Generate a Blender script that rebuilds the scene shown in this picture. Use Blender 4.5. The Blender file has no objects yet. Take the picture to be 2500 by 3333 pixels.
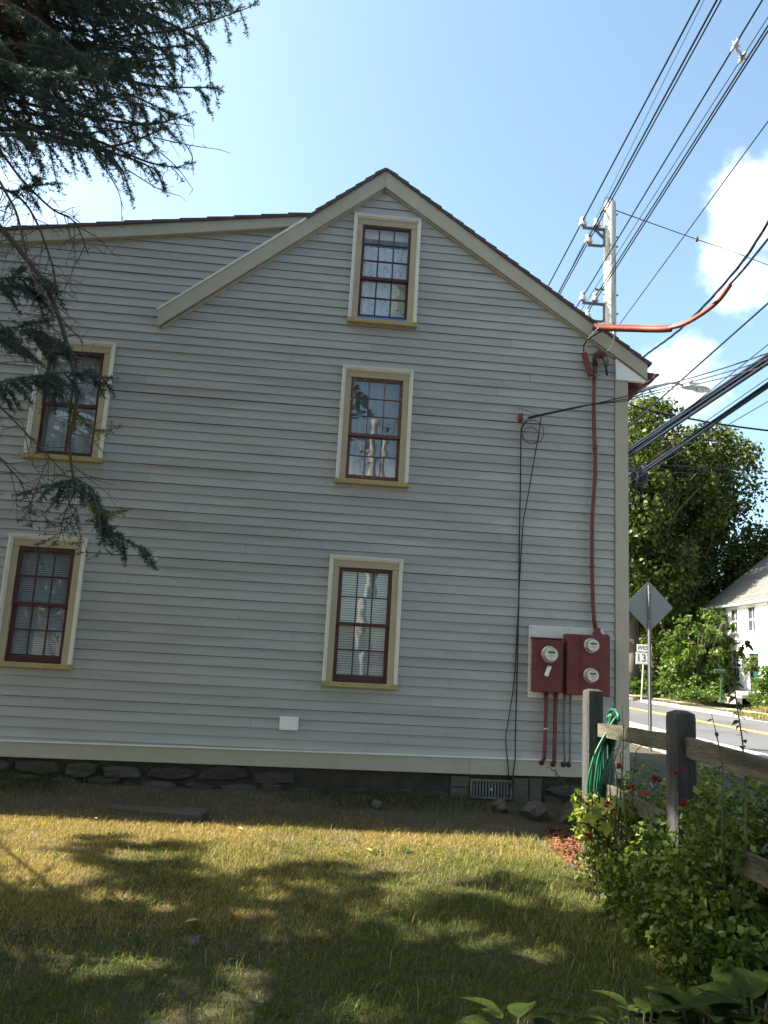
import bpy, math, random
import numpy as np
from mathutils import Vector, Matrix

random.seed(7)
rng = np.random.default_rng(11)
scene = bpy.context.scene
COL = scene.collection

# ------------------------------------------------------------------ camera
EYE = 1.6
F_PX, YAW, PITCH, ROLL = 2614.25, math.radians(4.616), math.radians(10.900), math.radians(3.1155)
cy, sy = math.cos(YAW), math.sin(YAW)
fwd = Vector((sy * math.cos(PITCH), cy * math.cos(PITCH), math.sin(PITCH)))
rgt0 = Vector((cy, -sy, 0)); up0 = rgt0.cross(fwd)
rgt = math.cos(ROLL) * rgt0 + math.sin(ROLL) * up0
upv = -math.sin(ROLL) * rgt0 + math.cos(ROLL) * up0
cd = bpy.data.cameras.new('camera'); cam = bpy.data.objects.new('camera', cd); COL.objects.link(cam)
cd.sensor_fit = 'VERTICAL'; cd.sensor_height = 36.0; cd.sensor_width = 27.0
cd.lens = F_PX / 3333.0 * 36.0
cd.clip_start = 0.05; cd.clip_end = 3000
m = Matrix.Identity(4)
for i in range(3):
    m[i][0], m[i][1], m[i][2] = rgt[i], upv[i], -fwd[i]
m[2][3] = EYE
cam.matrix_world = m
scene.camera = cam

# ------------------------------------------------------------------ world, sun, exposure
SUN_EL = math.radians(42.0)
SUN_AZ = math.atan2(-0.736, 0.110)            # bearing from +Y towards +X
SKY_STRENGTH = 0.076
SUN_STRENGTH = 5.0
EXPOSURE = 2.33
wd = bpy.data.worlds.new('World'); scene.world = wd; wd.use_nodes = True
wn = wd.node_tree.nodes; wl = wd.node_tree.links
wn.clear()
w_out = wn.new('ShaderNodeOutputWorld'); w_bg = wn.new('ShaderNodeBackground')
sky = wn.new('ShaderNodeTexSky'); sky.sky_type = 'NISHITA'; sky.sun_disc = False
sky.sun_elevation = SUN_EL; sky.sun_rotation = SUN_AZ
sky.air_density = 1.0; sky.dust_density = 3.2; sky.ozone_density = 0.2
w_bg.inputs['Strength'].default_value = SKY_STRENGTH
tc = wn.new('ShaderNodeTexCoord')


def wmath(op, a, b=None, c=None):
    n = wn.new('ShaderNodeMath'); n.operation = op
    for i, x in enumerate((a, b, c)):
        if x is None: continue
        if isinstance(x, (int, float)): n.inputs[i].default_value = x
        else: wl.new(x, n.inputs[i])
    return n.outputs[0]


def wvec(op, a, b):
    n = wn.new('ShaderNodeVectorMath'); n.operation = op
    wl.new(a, n.inputs[0])
    if isinstance(b, (tuple, list)): n.inputs[1].default_value = b
    else: wl.new(b, n.inputs[1])
    return n


# fair-weather cumulus: a noise field whose banks stand round the whole sky
cum = [((0.430, 0.740, 0.518), 0.050), ((0.440, 0.757, 0.478), 0.055), ((0.424, 0.777, 0.462), 0.035), ((0.458, 0.771, 0.442), 0.055),
       ((0.388, 0.851, 0.352), 0.048), ((0.405, 0.850, 0.335), 0.045), ((0.405, 0.835, 0.372), 0.030), ((0.375, 0.875, 0.305), 0.05),
       ((0.33, 0.90, 0.26), 0.05), ((0.42, 0.87, 0.26), 0.05),
       ((0.035, -0.972, 0.226), 0.045), ((0.075, -0.972, 0.215), 0.05), ((-0.01, -0.975, 0.20), 0.06),
       ((-0.4, -0.88, 0.28), 0.10), ((0.55, -0.80, 0.25), 0.12), ((0.9, -0.35, 0.3), 0.12), ((0.93, 0.25, 0.33), 0.12),
       ((-0.75, -0.62, 0.25), 0.10)]
field = None
for d, rad in cum:
    dn = Vector(d).normalized()
    dist = wvec('DISTANCE', tc.outputs['Generated'], tuple(dn)).outputs['Value']
    v = wmath('SUBTRACT', 1.0, wmath('DIVIDE', dist, rad * 1.06))
    field = v if field is None else wmath('SMOOTH_MAX', field, v, 0.3)
n1 = wn.new('ShaderNodeTexNoise'); n1.inputs['Scale'].default_value = 15.0; n1.inputs['Detail'].default_value = 8.0
n1.inputs['Roughness'].default_value = 0.62
wl.new(tc.outputs['Generated'], n1.inputs['Vector'])
dens = wmath('ADD', wmath('MAXIMUM', field, -0.9), wmath('MULTIPLY', wmath('SUBTRACT', n1.outputs['Fac'], 0.5), 2.2))
ramp = wn.new('ShaderNodeMapRange'); ramp.interpolation_type = 'SMOOTHSTEP'
ramp.inputs['From Min'].default_value = 0.08; ramp.inputs['From Max'].default_value = 1.5
wl.new(dens, ramp.inputs['Value'])
# very thin milkiness, stronger low in the sky
sep = wn.new('ShaderNodeSeparateXYZ'); wl.new(tc.outputs['Generated'], sep.inputs[0])
mixc = wn.new('ShaderNodeMix'); mixc.data_type = 'RGBA'
wl.new(ramp.outputs['Result'], mixc.inputs['Factor'])
tintn = wvec('MULTIPLY', sky.outputs['Color'], (0.91, 1.035, 0.975)); wl.new(tintn.outputs[0], mixc.inputs['A'])
mixc.inputs['B'].default_value = (8.0, 8.1, 8.3, 1)
wl.new(mixc.outputs['Result'], w_bg.inputs['Color'])
wl.new(w_bg.outputs[0], w_out.inputs[0])

sd = bpy.data.lights.new('sun', 'SUN'); sun = bpy.data.objects.new('sun', sd); COL.objects.link(sun)
sd.energy = SUN_STRENGTH; sd.angle = math.radians(0.53); sd.color = (1.0, 0.93, 0.80)
sun_dir = Vector((math.sin(SUN_AZ) * math.cos(SUN_EL), math.cos(SUN_AZ) * math.cos(SUN_EL), math.sin(SUN_EL)))
sun.rotation_euler = sun_dir.to_track_quat('Z', 'Y').to_euler()
sun.location = (-20, 5, 30)
scene.view_settings.view_transform = 'Standard'; scene.view_settings.look = 'None'
scene.view_settings.exposure = EXPOSURE; scene.view_settings.gamma = 1.0
scene.view_settings.use_curve_mapping = False

# ------------------------------------------------------------------ materials
MATS = {}


def mat(name, col, rough=0.75, var=0.12, scale=6.0, bump=0.0, bscale=40.0, rnd=0.0, metal=0.0, stretch=(1, 1, 1),
        col2=None, spec=0.3, attr=False, trans=0.0, c2lo=0.45, c2hi=0.62, c2scale=None):
    """a procedural surface: base colour x noise (x per-object random), optional second colour in patches"""
    if name in MATS: return MATS[name]
    M = bpy.data.materials.new(name); M.use_nodes = True
    N, L = M.node_tree.nodes, M.node_tree.links
    N.clear()
    out = N.new('ShaderNodeOutputMaterial'); b = N.new('ShaderNodeBsdfPrincipled')
    b.inputs['Roughness'].default_value = rough; b.inputs['Metallic'].default_value = metal
    b.inputs['Specular IOR Level'].default_value = spec
    t = N.new('ShaderNodeTexCoord'); mp = N.new('ShaderNodeMapping'); mp.inputs['Scale'].default_value = stretch
    L.new(t.outputs['Object'], mp.inputs['Vector'])
    nz = N.new('ShaderNodeTexNoise'); nz.inputs['Scale'].default_value = scale; nz.inputs['Detail'].default_value = 6
    nz.inputs['Roughness'].default_value = 0.6
    L.new(mp.outputs[0], nz.inputs['Vector'])
    mr = N.new('ShaderNodeMapRange'); mr.inputs['From Min'].default_value = 0.25; mr.inputs['From Max'].default_value = 0.75
    mr.inputs['To Min'].default_value = 1 - var; mr.inputs['To Max'].default_value = 1 + var
    L.new(nz.outputs['Fac'], mr.inputs['Value'])
    fac = mr.outputs[0]
    if rnd:
        oi = N.new('ShaderNodeObjectInfo'); r2 = N.new('ShaderNodeMapRange')
        r2.inputs['To Min'].default_value = 1 - rnd; r2.inputs['To Max'].default_value = 1 + rnd
        L.new(oi.outputs['Random'], r2.inputs['Value'])
        mm = N.new('ShaderNodeMath'); mm.operation = 'MULTIPLY'; L.new(fac, mm.inputs[0]); L.new(r2.outputs[0], mm.inputs[1]); fac = mm.outputs[0]
    base = None
    if attr:
        a = N.new('ShaderNodeAttribute'); a.attribute_name = 'tint'; base = a.outputs['Color']
    if col2 is not None:
        nz2 = N.new('ShaderNodeTexNoise'); nz2.inputs['Scale'].default_value = c2scale or scale * 0.45; nz2.inputs['Detail'].default_value = 5
        L.new(mp.outputs[0], nz2.inputs['Vector'])
        m2 = N.new('ShaderNodeMapRange'); m2.inputs['From Min'].default_value = c2lo; m2.inputs['From Max'].default_value = c2hi
        L.new(nz2.outputs['Fac'], m2.inputs['Value'])
        mx = N.new('ShaderNodeMix'); mx.data_type = 'RGBA'; L.new(m2.outputs[0], mx.inputs['Factor'])
        if base is not None: L.new(base, mx.inputs['A'])
        else: mx.inputs['A'].default_value = (*col, 1)
        mx.inputs['B'].default_value = (*col2, 1); base = mx.outputs['Result']
    vm = N.new('ShaderNodeVectorMath'); vm.operation = 'SCALE'
    if base is None: vm.inputs[0].default_value = col
    else: L.new(base, vm.inputs[0])
    L.new(fac, vm.inputs['Scale'])
    L.new(vm.outputs[0], b.inputs['Base Color'])
    if bump:
        nb = N.new('ShaderNodeTexNoise'); nb.inputs['Scale'].default_value = bscale; nb.inputs['Detail'].default_value = 5
        L.new(mp.outputs[0], nb.inputs['Vector'])
        bp = N.new('ShaderNodeBump'); bp.inputs['Strength'].default_value = bump; bp.inputs['Distance'].default_value = 0.02
        L.new(nb.outputs['Fac'], bp.inputs['Height']); L.new(bp.outputs[0], b.inputs['Normal'])
    if trans:
        tr = N.new('ShaderNodeBsdfTranslucent'); ms = N.new('ShaderNodeMixShader'); ms.inputs[0].default_value = trans
        v3 = N.new('ShaderNodeVectorMath'); v3.operation = 'MULTIPLY'; v3.inputs[1].default_value = (1.35, 1.5, 0.5)
        L.new(vm.outputs[0], v3.inputs[0]); L.new(v3.outputs[0], tr.inputs['Color'])
        L.new(b.outputs[0], ms.inputs[1]); L.new(tr.outputs[0], ms.inputs[2]); L.new(ms.outputs[0], out.inputs[0])
    else:
        L.new(b.outputs[0], out.inputs[0])
    MATS[name] = M
    return M


def glass_mat():
    M = bpy.data.materials.new('window_glass'); M.use_nodes = True
    N, L = M.node_tree.nodes, M.node_tree.links; N.clear()
    out = N.new('ShaderNodeOutputMaterial'); tr = N.new('ShaderNodeBsdfTransparent'); gl = N.new('ShaderNodeBsdfGlossy')
    tr.inputs[0].default_value = (0.86, 0.89, 0.9, 1); gl.inputs['Roughness'].default_value = 0.0
    fr = N.new('ShaderNodeFresnel'); fr.inputs['IOR'].default_value = 2.1
    t = N.new('ShaderNodeTexCoord'); nb = N.new('ShaderNodeTexNoise'); nb.inputs['Scale'].default_value = 5.0; nb.inputs['Detail'].default_value = 1
    L.new(t.outputs['Object'], nb.inputs['Vector'])
    bp = N.new('ShaderNodeBump'); bp.inputs['Strength'].default_value = 0.06; bp.inputs['Distance'].default_value = 0.010
    L.new(nb.outputs['Fac'], bp.inputs['Height']); L.new(bp.outputs[0], gl.inputs['Normal'])
    ge = N.new('ShaderNodeNewGeometry'); mx = N.new('ShaderNodeMix'); L.new(ge.outputs['Backfacing'], mx.inputs[0]); L.new(fr.outputs[0], mx.inputs[2]); mx.inputs[3].default_value = 0.09
    ms = N.new('ShaderNodeMixShader'); L.new(mx.outputs[0], ms.inputs[0]); L.new(tr.outputs[0], ms.inputs[1]); L.new(gl.outputs[0], ms.inputs[2])
    L.new(ms.outputs[0], out.inputs[0]); return M


M_CLAP = mat('grey_clapboard_paint', (0.358, 0.357, 0.348), 0.7, 0.07, 3.0, 0.14, 60, rnd=0.055, stretch=(0.6, 1, 5),
             col2=(0.292, 0.288, 0.280), c2lo=0.46, c2hi=0.75, c2scale=1.2)
M_TRIM = mat('olive_beige_trim_paint', (0.375, 0.35, 0.285), 0.6, 0.08, 4.0, 0.06, 50, rnd=0.03)
M_CASE = mat('tan_casing_paint', (0.385, 0.325, 0.22), 0.6, 0.09, 5.0, 0.06, 60, rnd=0.04)
M_SILL = mat('ochre_sill_paint', (0.35, 0.27, 0.125), 0.6, 0.12, 9.0, 0.08, 60)
M_CREAM = mat('cream_moulding_paint', (0.66, 0.635, 0.57), 0.5, 0.06, 8.0)
M_WHITE = mat('white_paint', (0.74, 0.74, 0.72), 0.5, 0.05, 8.0)
M_SASH = mat('maroon_sash_paint', (0.072, 0.023, 0.024), 0.5, 0.2, 12.0)
M_SASHOLD = mat('weathered_brown_sash_paint', (0.12, 0.055, 0.04), 0.6, 0.3, 30.0, 0.2, 80, col2=(0.34, 0.28, 0.22), c2lo=0.62, c2hi=0.7, c2scale=24)
M_BLUE = mat('blue_tape', (0.06, 0.20, 0.52), 0.6, 0.1, 20)
M_GLASS = glass_mat()
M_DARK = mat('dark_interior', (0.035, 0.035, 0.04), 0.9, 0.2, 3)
M_BLIND = mat('white_blind_slat', (0.60, 0.60, 0.63), 0.6, 0.06, 10)
M_LACE = mat('lace_curtain', (0.74, 0.77, 0.80), 0.9, 0.10, 18, 0.3, 60, col2=(0.12, 0.15, 0.19), c2lo=0.60, c2hi=0.66, c2scale=38)
M_SHEER = mat('sheer_curtain', (0.20, 0.215, 0.25), 0.9, 0.3, 14, stretch=(3, 1, 0.15))
M_CURT = mat('pale_curtain', (0.48, 0.50, 0.54), 0.9, 0.15, 9, stretch=(3, 1, 0.2))
M_SHINGLE = mat('dark_roof_shingle', (0.085, 0.06, 0.07), 0.9, 0.3, 20, 0.5, 60, rnd=0.12)
M_STONE = mat('foundation_stone', (0.055, 0.049, 0.041), 0.9, 0.35, 7, 0.7, 25, rnd=0.22, col2=(0.030, 0.030, 0.021), c2lo=0.5, c2hi=0.7, c2scale=5)
M_MORTAR = mat('old_mortar', (0.048, 0.043, 0.036), 0.95, 0.3, 14, 0.8, 40, col2=(0.034, 0.031, 0.027), c2scale=4)
M_BLOCK = mat('concrete_block', (0.085, 0.08, 0.07), 0.95, 0.2, 18, 0.5, 70)
M_BOXRED = mat('maroon_box_paint', (0.135, 0.030, 0.031), 0.55, 0.09, 7, 0.03, 60)
M_RED = mat('maroon_pipe_paint', (0.13, 0.034, 0.036), 0.5, 0.16, 14)
M_MAROON = mat('maroon_gutter_paint', (0.10, 0.034, 0.032), 0.5, 0.15, 10)
M_ORANGE = mat('orange_line_guard_plastic', (0.165, 0.042, 0.028), 0.45, 0.14, 8)
M_RUST = mat('rusty_red_tube', (0.13, 0.04, 0.022), 0.5, 0.25, 12)
M_GREYPVC = mat('grey_conduit', (0.13, 0.14, 0.15), 0.5, 0.1, 14)
M_BLACK = mat('black_cable', (0.012, 0.012, 0.014), 0.5, 0.1, 20)
M_WIRE = mat('dark_power_cable', (0.014, 0.020, 0.034), 0.75, 0.1, 20, spec=0.1)
M_STEEL = mat('galvanised_steel', (0.42, 0.43, 0.43), 0.42, 0.14, 14, metal=0.6)
M_SIGNBACK = mat('dull_aluminium_sign_back', (0.24, 0.24, 0.22), 0.5, 0.06, 5, metal=0.25)
M_BRACKET = mat('dark_grey_bracket', (0.10, 0.115, 0.135), 0.5, 0.1, 10)
M_PORC = mat('grey_porcelain', (0.52, 0.53, 0.54), 0.25, 0.08, 20, spec=0.6)
M_POLE = mat('weathered_pole_wood', (0.47, 0.455, 0.42), 0.85, 0.2, 5, 0.4, 30, stretch=(6, 6, 0.4), col2=(0.24, 0.21, 0.175), c2lo=0.55, c2hi=0.66, c2scale=2.2)
M_FENCE = mat('weathered_grey_fence_wood', (0.060, 0.061, 0.058), 0.9, 0.32, 5, 1.0, 28, rnd=0.1, stretch=(5, 5, 0.7),
              col2=(0.034, 0.033, 0.03), c2lo=0.48, c2hi=0.68, c2scale=2.4)
M_RAIL = mat('weathered_rail_wood', (0.105, 0.096, 0.068), 0.9, 0.32, 5, 0.9, 28, rnd=0.1, stretch=(5, 0.7, 5),
             col2=(0.045, 0.041, 0.03), c2lo=0.45, c2hi=0.66, c2scale=2.0)
M_HOSE = mat('green_hose_rubber', (0.008, 0.075, 0.038), 0.42, 0.14, 10)
M_METERRING = mat('meter_ring_steel', (0.46, 0.45, 0.40), 0.35, 0.08, 20, metal=0.6)
M_METERFACE = mat('meter_face', (0.60, 0.60, 0.54), 0.5, 0.03, 20)
M_METERGLASS = mat('meter_housing', (0.34, 0.33, 0.29), 0.2, 0.05, 20, spec=0.7)
M_INK = mat('black_print', (0.02, 0.02, 0.02), 0.6, 0.05, 20)
M_LCD = mat('lcd_window', (0.05, 0.055, 0.045), 0.3, 0.05, 20)
M_PVC = mat('cream_panel', (0.62, 0.60, 0.56), 0.5, 0.05, 6)
M_BARK = mat('grey_brown_bark', (0.10, 0.082, 0.065), 0.9, 0.3, 14, 0.7, 40, stretch=(3, 3, 0.6))
M_TWIG = mat('spruce_twig_bark', (0.085, 0.07, 0.058), 0.9, 0.3, 30)
M_NEEDLE = mat('spruce_needles', (0.035, 0.06, 0.045), 0.6, 0.25, 3, attr=True, trans=0.12)
M_LEAF = mat('tree_leaves', (0.06, 0.09, 0.02), 0.55, 0.2, 1.5, attr=True, trans=0.28)
M_BUSHLEAF = mat('bush_leaves', (0.05, 0.08, 0.02), 0.5, 0.2, 4, attr=True, trans=0.3)
M_GRASS = mat('grass_blades', (0.09, 0.09, 0.03), 0.7, 0.15, 2, attr=True, trans=0.35)
M_STEM = mat('green_brown_stem', (0.085, 0.075, 0.035), 0.8, 0.25, 30)
M_HOSTA = mat('hosta_leaf', (0.027, 0.043, 0.008), 0.7, 0.3, 14, 0.4, 50, rnd=0.25, trans=0.22, spec=0.12, col2=(0.050, 0.066, 0.012), c2lo=0.5, c2hi=0.7, c2scale=9)
M_ROSE = mat('crimson_rose_petals', (0.24, 0.010, 0.035), 0.6, 0.2, 30, trans=0.2)
M_MULCH = mat('red_brown_mulch', (0.26, 0.085, 0.035), 0.9, 0.3, 30, attr=True)
M_ASPHALT = mat('grey_asphalt', (0.080, 0.080, 0.085), 0.9, 0.12, 0.8, 0.3, 120, col2=(0.062, 0.062, 0.066), c2scale=0.25)
M_CONC = mat('pale_concrete', (0.27, 0.26, 0.235), 0.9, 0.14, 1.2, 0.3, 60, col2=(0.20, 0.19, 0.165), c2scale=0.5)
M_YELLOW = mat('yellow_road_paint', (0.62, 0.40, 0.04), 0.7, 0.12, 3)
M_WPAINT = mat('white_road_paint', (0.62, 0.62, 0.60), 0.7, 0.12, 3)
M_CLAPW = mat('white_clapboard_paint', (0.80, 0.79, 0.76), 0.6, 0.05, 2, rnd=0.03)
M_ROOFG = mat('grey_asphalt_shingle', (0.10, 0.097, 0.092), 0.9, 0.2, 1.4, 0.5, 12, rnd=0.1)
M_BRICK = mat('red_brick', (0.30, 0.11, 0.065), 0.85, 0.2, 3, rnd=0.25)
M_GREEN = mat('dark_green_paint', (0.012, 0.045, 0.032), 0.5, 0.1, 5)
M_SLAB = mat('grey_slab_stone', (0.06, 0.055, 0.046), 0.9, 0.25, 7, 0.5, 30)
M_LAMP = mat('grey_lamp_casting', (0.46, 0.48, 0.48), 0.4, 0.06, 6)
M_LENS = mat('lamp_lens', (0.56, 0.58, 0.58), 0.2, 0.05, 10, spec=0.6)

# ------------------------------------------------------------------ builders


class MB:
    def __init__(s): s.v = []; s.f = []

    def add(s, vs, fs):
        o = len(s.v); s.v.extend([tuple(p) for p in vs]); s.f.extend([tuple(i + o for i in f) for f in fs]); return s

    def box(s, x0, x1, y0, y1, z0, z1):
        return s.add([(x0, y0, z0), (x1, y0, z0), (x1, y1, z0), (x0, y1, z0), (x0, y0, z1), (x1, y0, z1), (x1, y1, z1), (x0, y1, z1)],
                     [(0, 3, 2, 1), (4, 5, 6, 7), (0, 1, 5, 4), (1, 2, 6, 5), (2, 3, 7, 6), (3, 0, 4, 7)])

    def bev(s, x0, x1, y0, y1, z0, z1, b=0.006):
        """box with chamfered front (-Y) edges"""
        vs = [(x0, y1, z0), (x1, y1, z0), (x1, y1, z1), (x0, y1, z1),
              (x0, y0 + b, z0), (x1, y0 + b, z0), (x1, y0 + b, z1), (x0, y0 + b, z1),
              (x0 + b, y0, z0 + b), (x1 - b, y0, z0 + b), (x1 - b, y0, z1 - b), (x0 + b, y0, z1 - b)]
        fs = [(0, 3, 2, 1)]
        for a in range(4):
            c = (a + 1) % 4
            fs += [(a, c, 4 + c, 4 + a), (4 + a, 4 + c, 8 + c, 8 + a)]
        fs.append((8, 9, 10, 11))
        return s.add(vs, fs)

    def prism(s, poly, y0, y1):
        """polygon in (x,z), counter-clockwise seen from -Y, between y0 (front) and y1; each may be a function of z"""
        n = len(poly)
        fy = y0 if callable(y0) else (lambda z: y0)
        gy = y1 if callable(y1) else (lambda z: y1)
        vs = [(x, fy(z), z) for x, z in poly] + [(x, gy(z), z) for x, z in poly]
        fs = [tuple(range(n)), tuple(range(2 * n - 1, n - 1, -1))]
        for i in range(n):
            j = (i + 1) % n
            fs.append((j, i, n + i, n + j))
        return s.add(vs, fs)

    def tube(s, pts, r, n=8, caps=True):
        pts = [Vector(p) for p in pts]
        rr = r if isinstance(r, (list, tuple)) else [r] * len(pts)
        t0 = (pts[1] - pts[0]).normalized()
        ref = Vector((0, 0, 1)) if abs(t0.z) < 0.9 else Vector((1, 0, 0))
        u = t0.cross(ref).normalized()
        o = len(s.v)
        for i, p in enumerate(pts):
            a = pts[max(i - 1, 0)]; b = pts[min(i + 1, len(pts) - 1)]
            t = (b - a).normalized()
            u = (u - t * u.dot(t))
            u = u.normalized() if u.length > 1e-6 else t.orthogonal().normalized()
            w = t.cross(u)
            for k in range(n):
                an = 2 * math.pi * k / n
                s.v.append(tuple(p + (u * math.cos(an) + w * math.sin(an)) * rr[i]))
        for i in range(len(pts) - 1):
            for k in range(n):
                k2 = (k + 1) % n
                s.f.append((o + i * n + k, o + i * n + k2, o + (i + 1) * n + k2, o + (i + 1) * n + k))
        if caps:
            s.f.append(tuple(o + k for k in range(n - 1, -1, -1)))
            s.f.append(tuple(o + (len(pts) - 1) * n + k for k in range(n)))
        return s

    def lathe(s, prof, c, axis='z', n=20):
        """profile [(r, h)] turned about an axis through c; axis 'z' up or 'y' towards -Y"""
        o = len(s.v); c = Vector(c)
        for r, h in prof:
            for k in range(n):
                a = 2 * math.pi * k / n
                if axis == 'z': s.v.append(tuple(c + Vector((r * math.cos(a), r * math.sin(a), h))))
                else: s.v.append(tuple(c + Vector((r * math.cos(a), -h, r * math.sin(a)))))
        for i in range(len(prof) - 1):
            for k in range(n):
                k2 = (k + 1) % n
                s.f.append((o + i * n + k, o + i * n + k2, o + (i + 1) * n + k2, o + (i + 1) * n + k))
        s.f.append(tuple(o + k for k in range(n - 1, -1, -1)))
        s.f.append(tuple(o + (len(prof) - 1) * n + k for k in range(n)))
        return s

    def mesh(s, name, mt, smooth=False):
        me = bpy.data.meshes.new(name); me.from_pydata(s.v, [], s.f); me.materials.append(mt)
        if smooth: me.polygons.foreach_set('use_smooth', [True] * len(me.polygons))
        me.update(); return me

    def build(s, name, mt, parent=None, smooth=False):
        return link(name, s.mesh(name, mt, smooth), parent)


def root_of(o):
    while o.parent: o = o.parent
    return o


def link(name, me, parent=None):
    o = bpy.data.objects.new(name, me); COL.objects.link(o)
    if parent is not None:
        o.parent = parent; o.matrix_parent_inverse = Matrix.Translation(root_of(parent).location).inverted()
        if parent.parent is not None: o.matrix_parent_inverse = Matrix.Identity(4)
    return o


def tag(o, label=None, cat=None, group=None, kind=None):
    if label: o['label'] = label
    if cat: o['category'] = cat
    if group: o['group'] = group
    if kind: o['kind'] = kind
    return o


def thing(name, loc, label, cat, group=None):
    o = bpy.data.objects.new(name, None); COL.objects.link(o); o.location = loc; o.empty_display_size = 0.2
    return tag(o, label, cat, group)


def np_mesh(name, verts, faces_n, idx, mt, tint=None, parent=None, smooth=False):
    """mesh from numpy: verts (n,3), idx flat vertex indices, every face with faces_n corners"""
    me = bpy.data.meshes.new(name)
    nv = len(verts); nf = len(idx) // faces_n
    me.vertices.add(nv); me.vertices.foreach_set('co', np.asarray(verts, np.float32).ravel())
    me.loops.add(len(idx)); me.loops.foreach_set('vertex_index', np.asarray(idx, np.int32))
    me.polygons.add(nf)
    me.polygons.foreach_set('loop_start', np.arange(0, nf * faces_n, faces_n, dtype=np.int32))
    me.polygons.foreach_set('loop_total', np.full(nf, faces_n, np.int32))
    me.update(calc_edges=True)
    if tint is not None:
        a = me.color_attributes.new('tint', 'FLOAT_COLOR', 'POINT')
        c = np.ones((nv, 4), np.float32); c[:, :3] = tint
        a.data.foreach_set('color', c.ravel())
    me.materials.append(mt)
    if smooth: me.polygons.foreach_set('use_smooth', np.ones(nf, dtype=bool))
    return link(name, me, parent)


def vnoise(x, y, seed=0, scale=1.0):
    """smooth 2D value noise in 0..1"""
    r = np.random.default_rng(seed).random((64, 64))
    x = np.asarray(x) * scale + 1000.0; y = np.asarray(y) * scale + 1000.0
    xi = np.floor(x).astype(int); yi = np.floor(y).astype(int); fx = x - xi; fy = y - yi
    fx = fx * fx * (3 - 2 * fx); fy = fy * fy * (3 - 2 * fy)
    g = lambda a, b: r[a % 64, b % 64]
    return (g(xi, yi) * (1 - fx) + g(xi + 1, yi) * fx) * (1 - fy) + (g(xi, yi + 1) * (1 - fx) + g(xi + 1, yi + 1) * fx) * fy


def unit(a): return a / np.maximum(np.linalg.norm(a, axis=-1, keepdims=True), 1e-9)


def leaf_cloud(centers, radius, per, size, tint_fn, flat=0.75, sizevar=0.4, facing=None):
    """per leaves round every center; each leaf a rhombic quad folded slightly; returns verts, idx, tint"""
    n = len(centers) * per
    c = np.repeat(centers, per, axis=0)
    rad = np.repeat(np.broadcast_to(np.asarray(radius, float), (len(centers),)), per)
    off = unit(rng.normal(size=(n, 3))) * (rng.random((n, 1)) ** 0.45) * rad[:, None]
    off[:, 2] *= flat
    p = c + off
    nrm = unit(rng.normal(size=(n, 3)) * 0.8 + np.array([0, 0, 0.55]) + unit(off) * 0.6)
    ax = unit(np.cross(nrm, rng.normal(size=(n, 3)))); bx = np.cross(nrm, ax)
    s = size * (1 + sizevar * (rng.random((n, 1)) * 2 - 1))
    a = p - ax * s * 0.5; b = p + ax * s * 0.5
    l = p + bx * s * 0.33 + nrm * s * 0.10; r_ = p - bx * s * 0.33 + nrm * s * 0.10
    v = np.stack([a, l, b, r_], 1).reshape(-1, 3)
    t = np.repeat(tint_fn(p, np.repeat(np.arange(len(centers)), per)), 4, axis=0)
    return v, np.arange(4 * n), t


# ------------------------------------------------------------------ ground, road, pavements
RA = 0.055


def road_z(y): return -0.12 + 0.011 * np.clip(y, -40, 90)


def ground_z(x, y):
    x = np.asarray(x, float); y = np.asarray(y, float)
    xp = x - RA * y; zr = road_z(y)
    lawn = -0.01 - 0.02 * np.clip((y - 7.5) / 2, 0, 1) + 0.03 * (vnoise(x, y, 3, 0.9) - 0.5)
    lawn = lawn + 0.21 * np.clip((y - 8.5) / 0.9, 0, 1) ** 1.2 * np.clip((4.2 - x) / 1.0, 0, 1)
    near = np.clip((xp - 3.2) / 2.2, 0, 1)
    z = lawn * (1 - near) + (zr - 0.01) * near
    z = np.where(xp > 9.0, zr - 0.06, z)
    far = np.clip((xp - 19.4) / 3.0, 0, 1); far = far * far * (3 - 2 * far)
    zf = zr + 0.04 + far * 0.62 + np.clip((xp - 22) / 60, 0, 3) * 1.5
    z = np.where(xp > 17.25, zf, z)
    return z


gx = np.concatenate([[-400, -150, -60, -30, -18, -12, -9], np.arange(-7, 9.01, 0.25), np.arange(9.5, 32, 0.6), [36, 45, 60, 90, 150, 400]])
gy = np.concatenate([[-400, -150, -60, -30, -15, -6, -2], np.arange(0, 10.6, 0.25), np.arange(11, 70, 1.5), [80, 100, 140, 250, 600]])
GX, GY = np.meshgrid(gx, gy)
GV = np.stack([GX, GY, ground_z(GX, GY)], -1).reshape(-1, 3)
nx, ny = len(gx), len(gy)
ii = (np.arange(ny - 1)[:, None] * nx + np.arange(nx - 1)[None, :]).ravel()
GI = np.stack([ii, ii + 1, ii + nx + 1, ii + nx], 1).ravel()
M_SOIL = mat('dry_soil_and_thatch', (0.055, 0.042, 0.026), 0.95, 0.3, 6, 0.6, 60, col2=(0.045, 0.042, 0.020), c2lo=0.45, c2hi=0.62, c2scale=1.1)
tag(np_mesh('ground', GV, 4, GI, M_SOIL, smooth=True), kind='structure')


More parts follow.
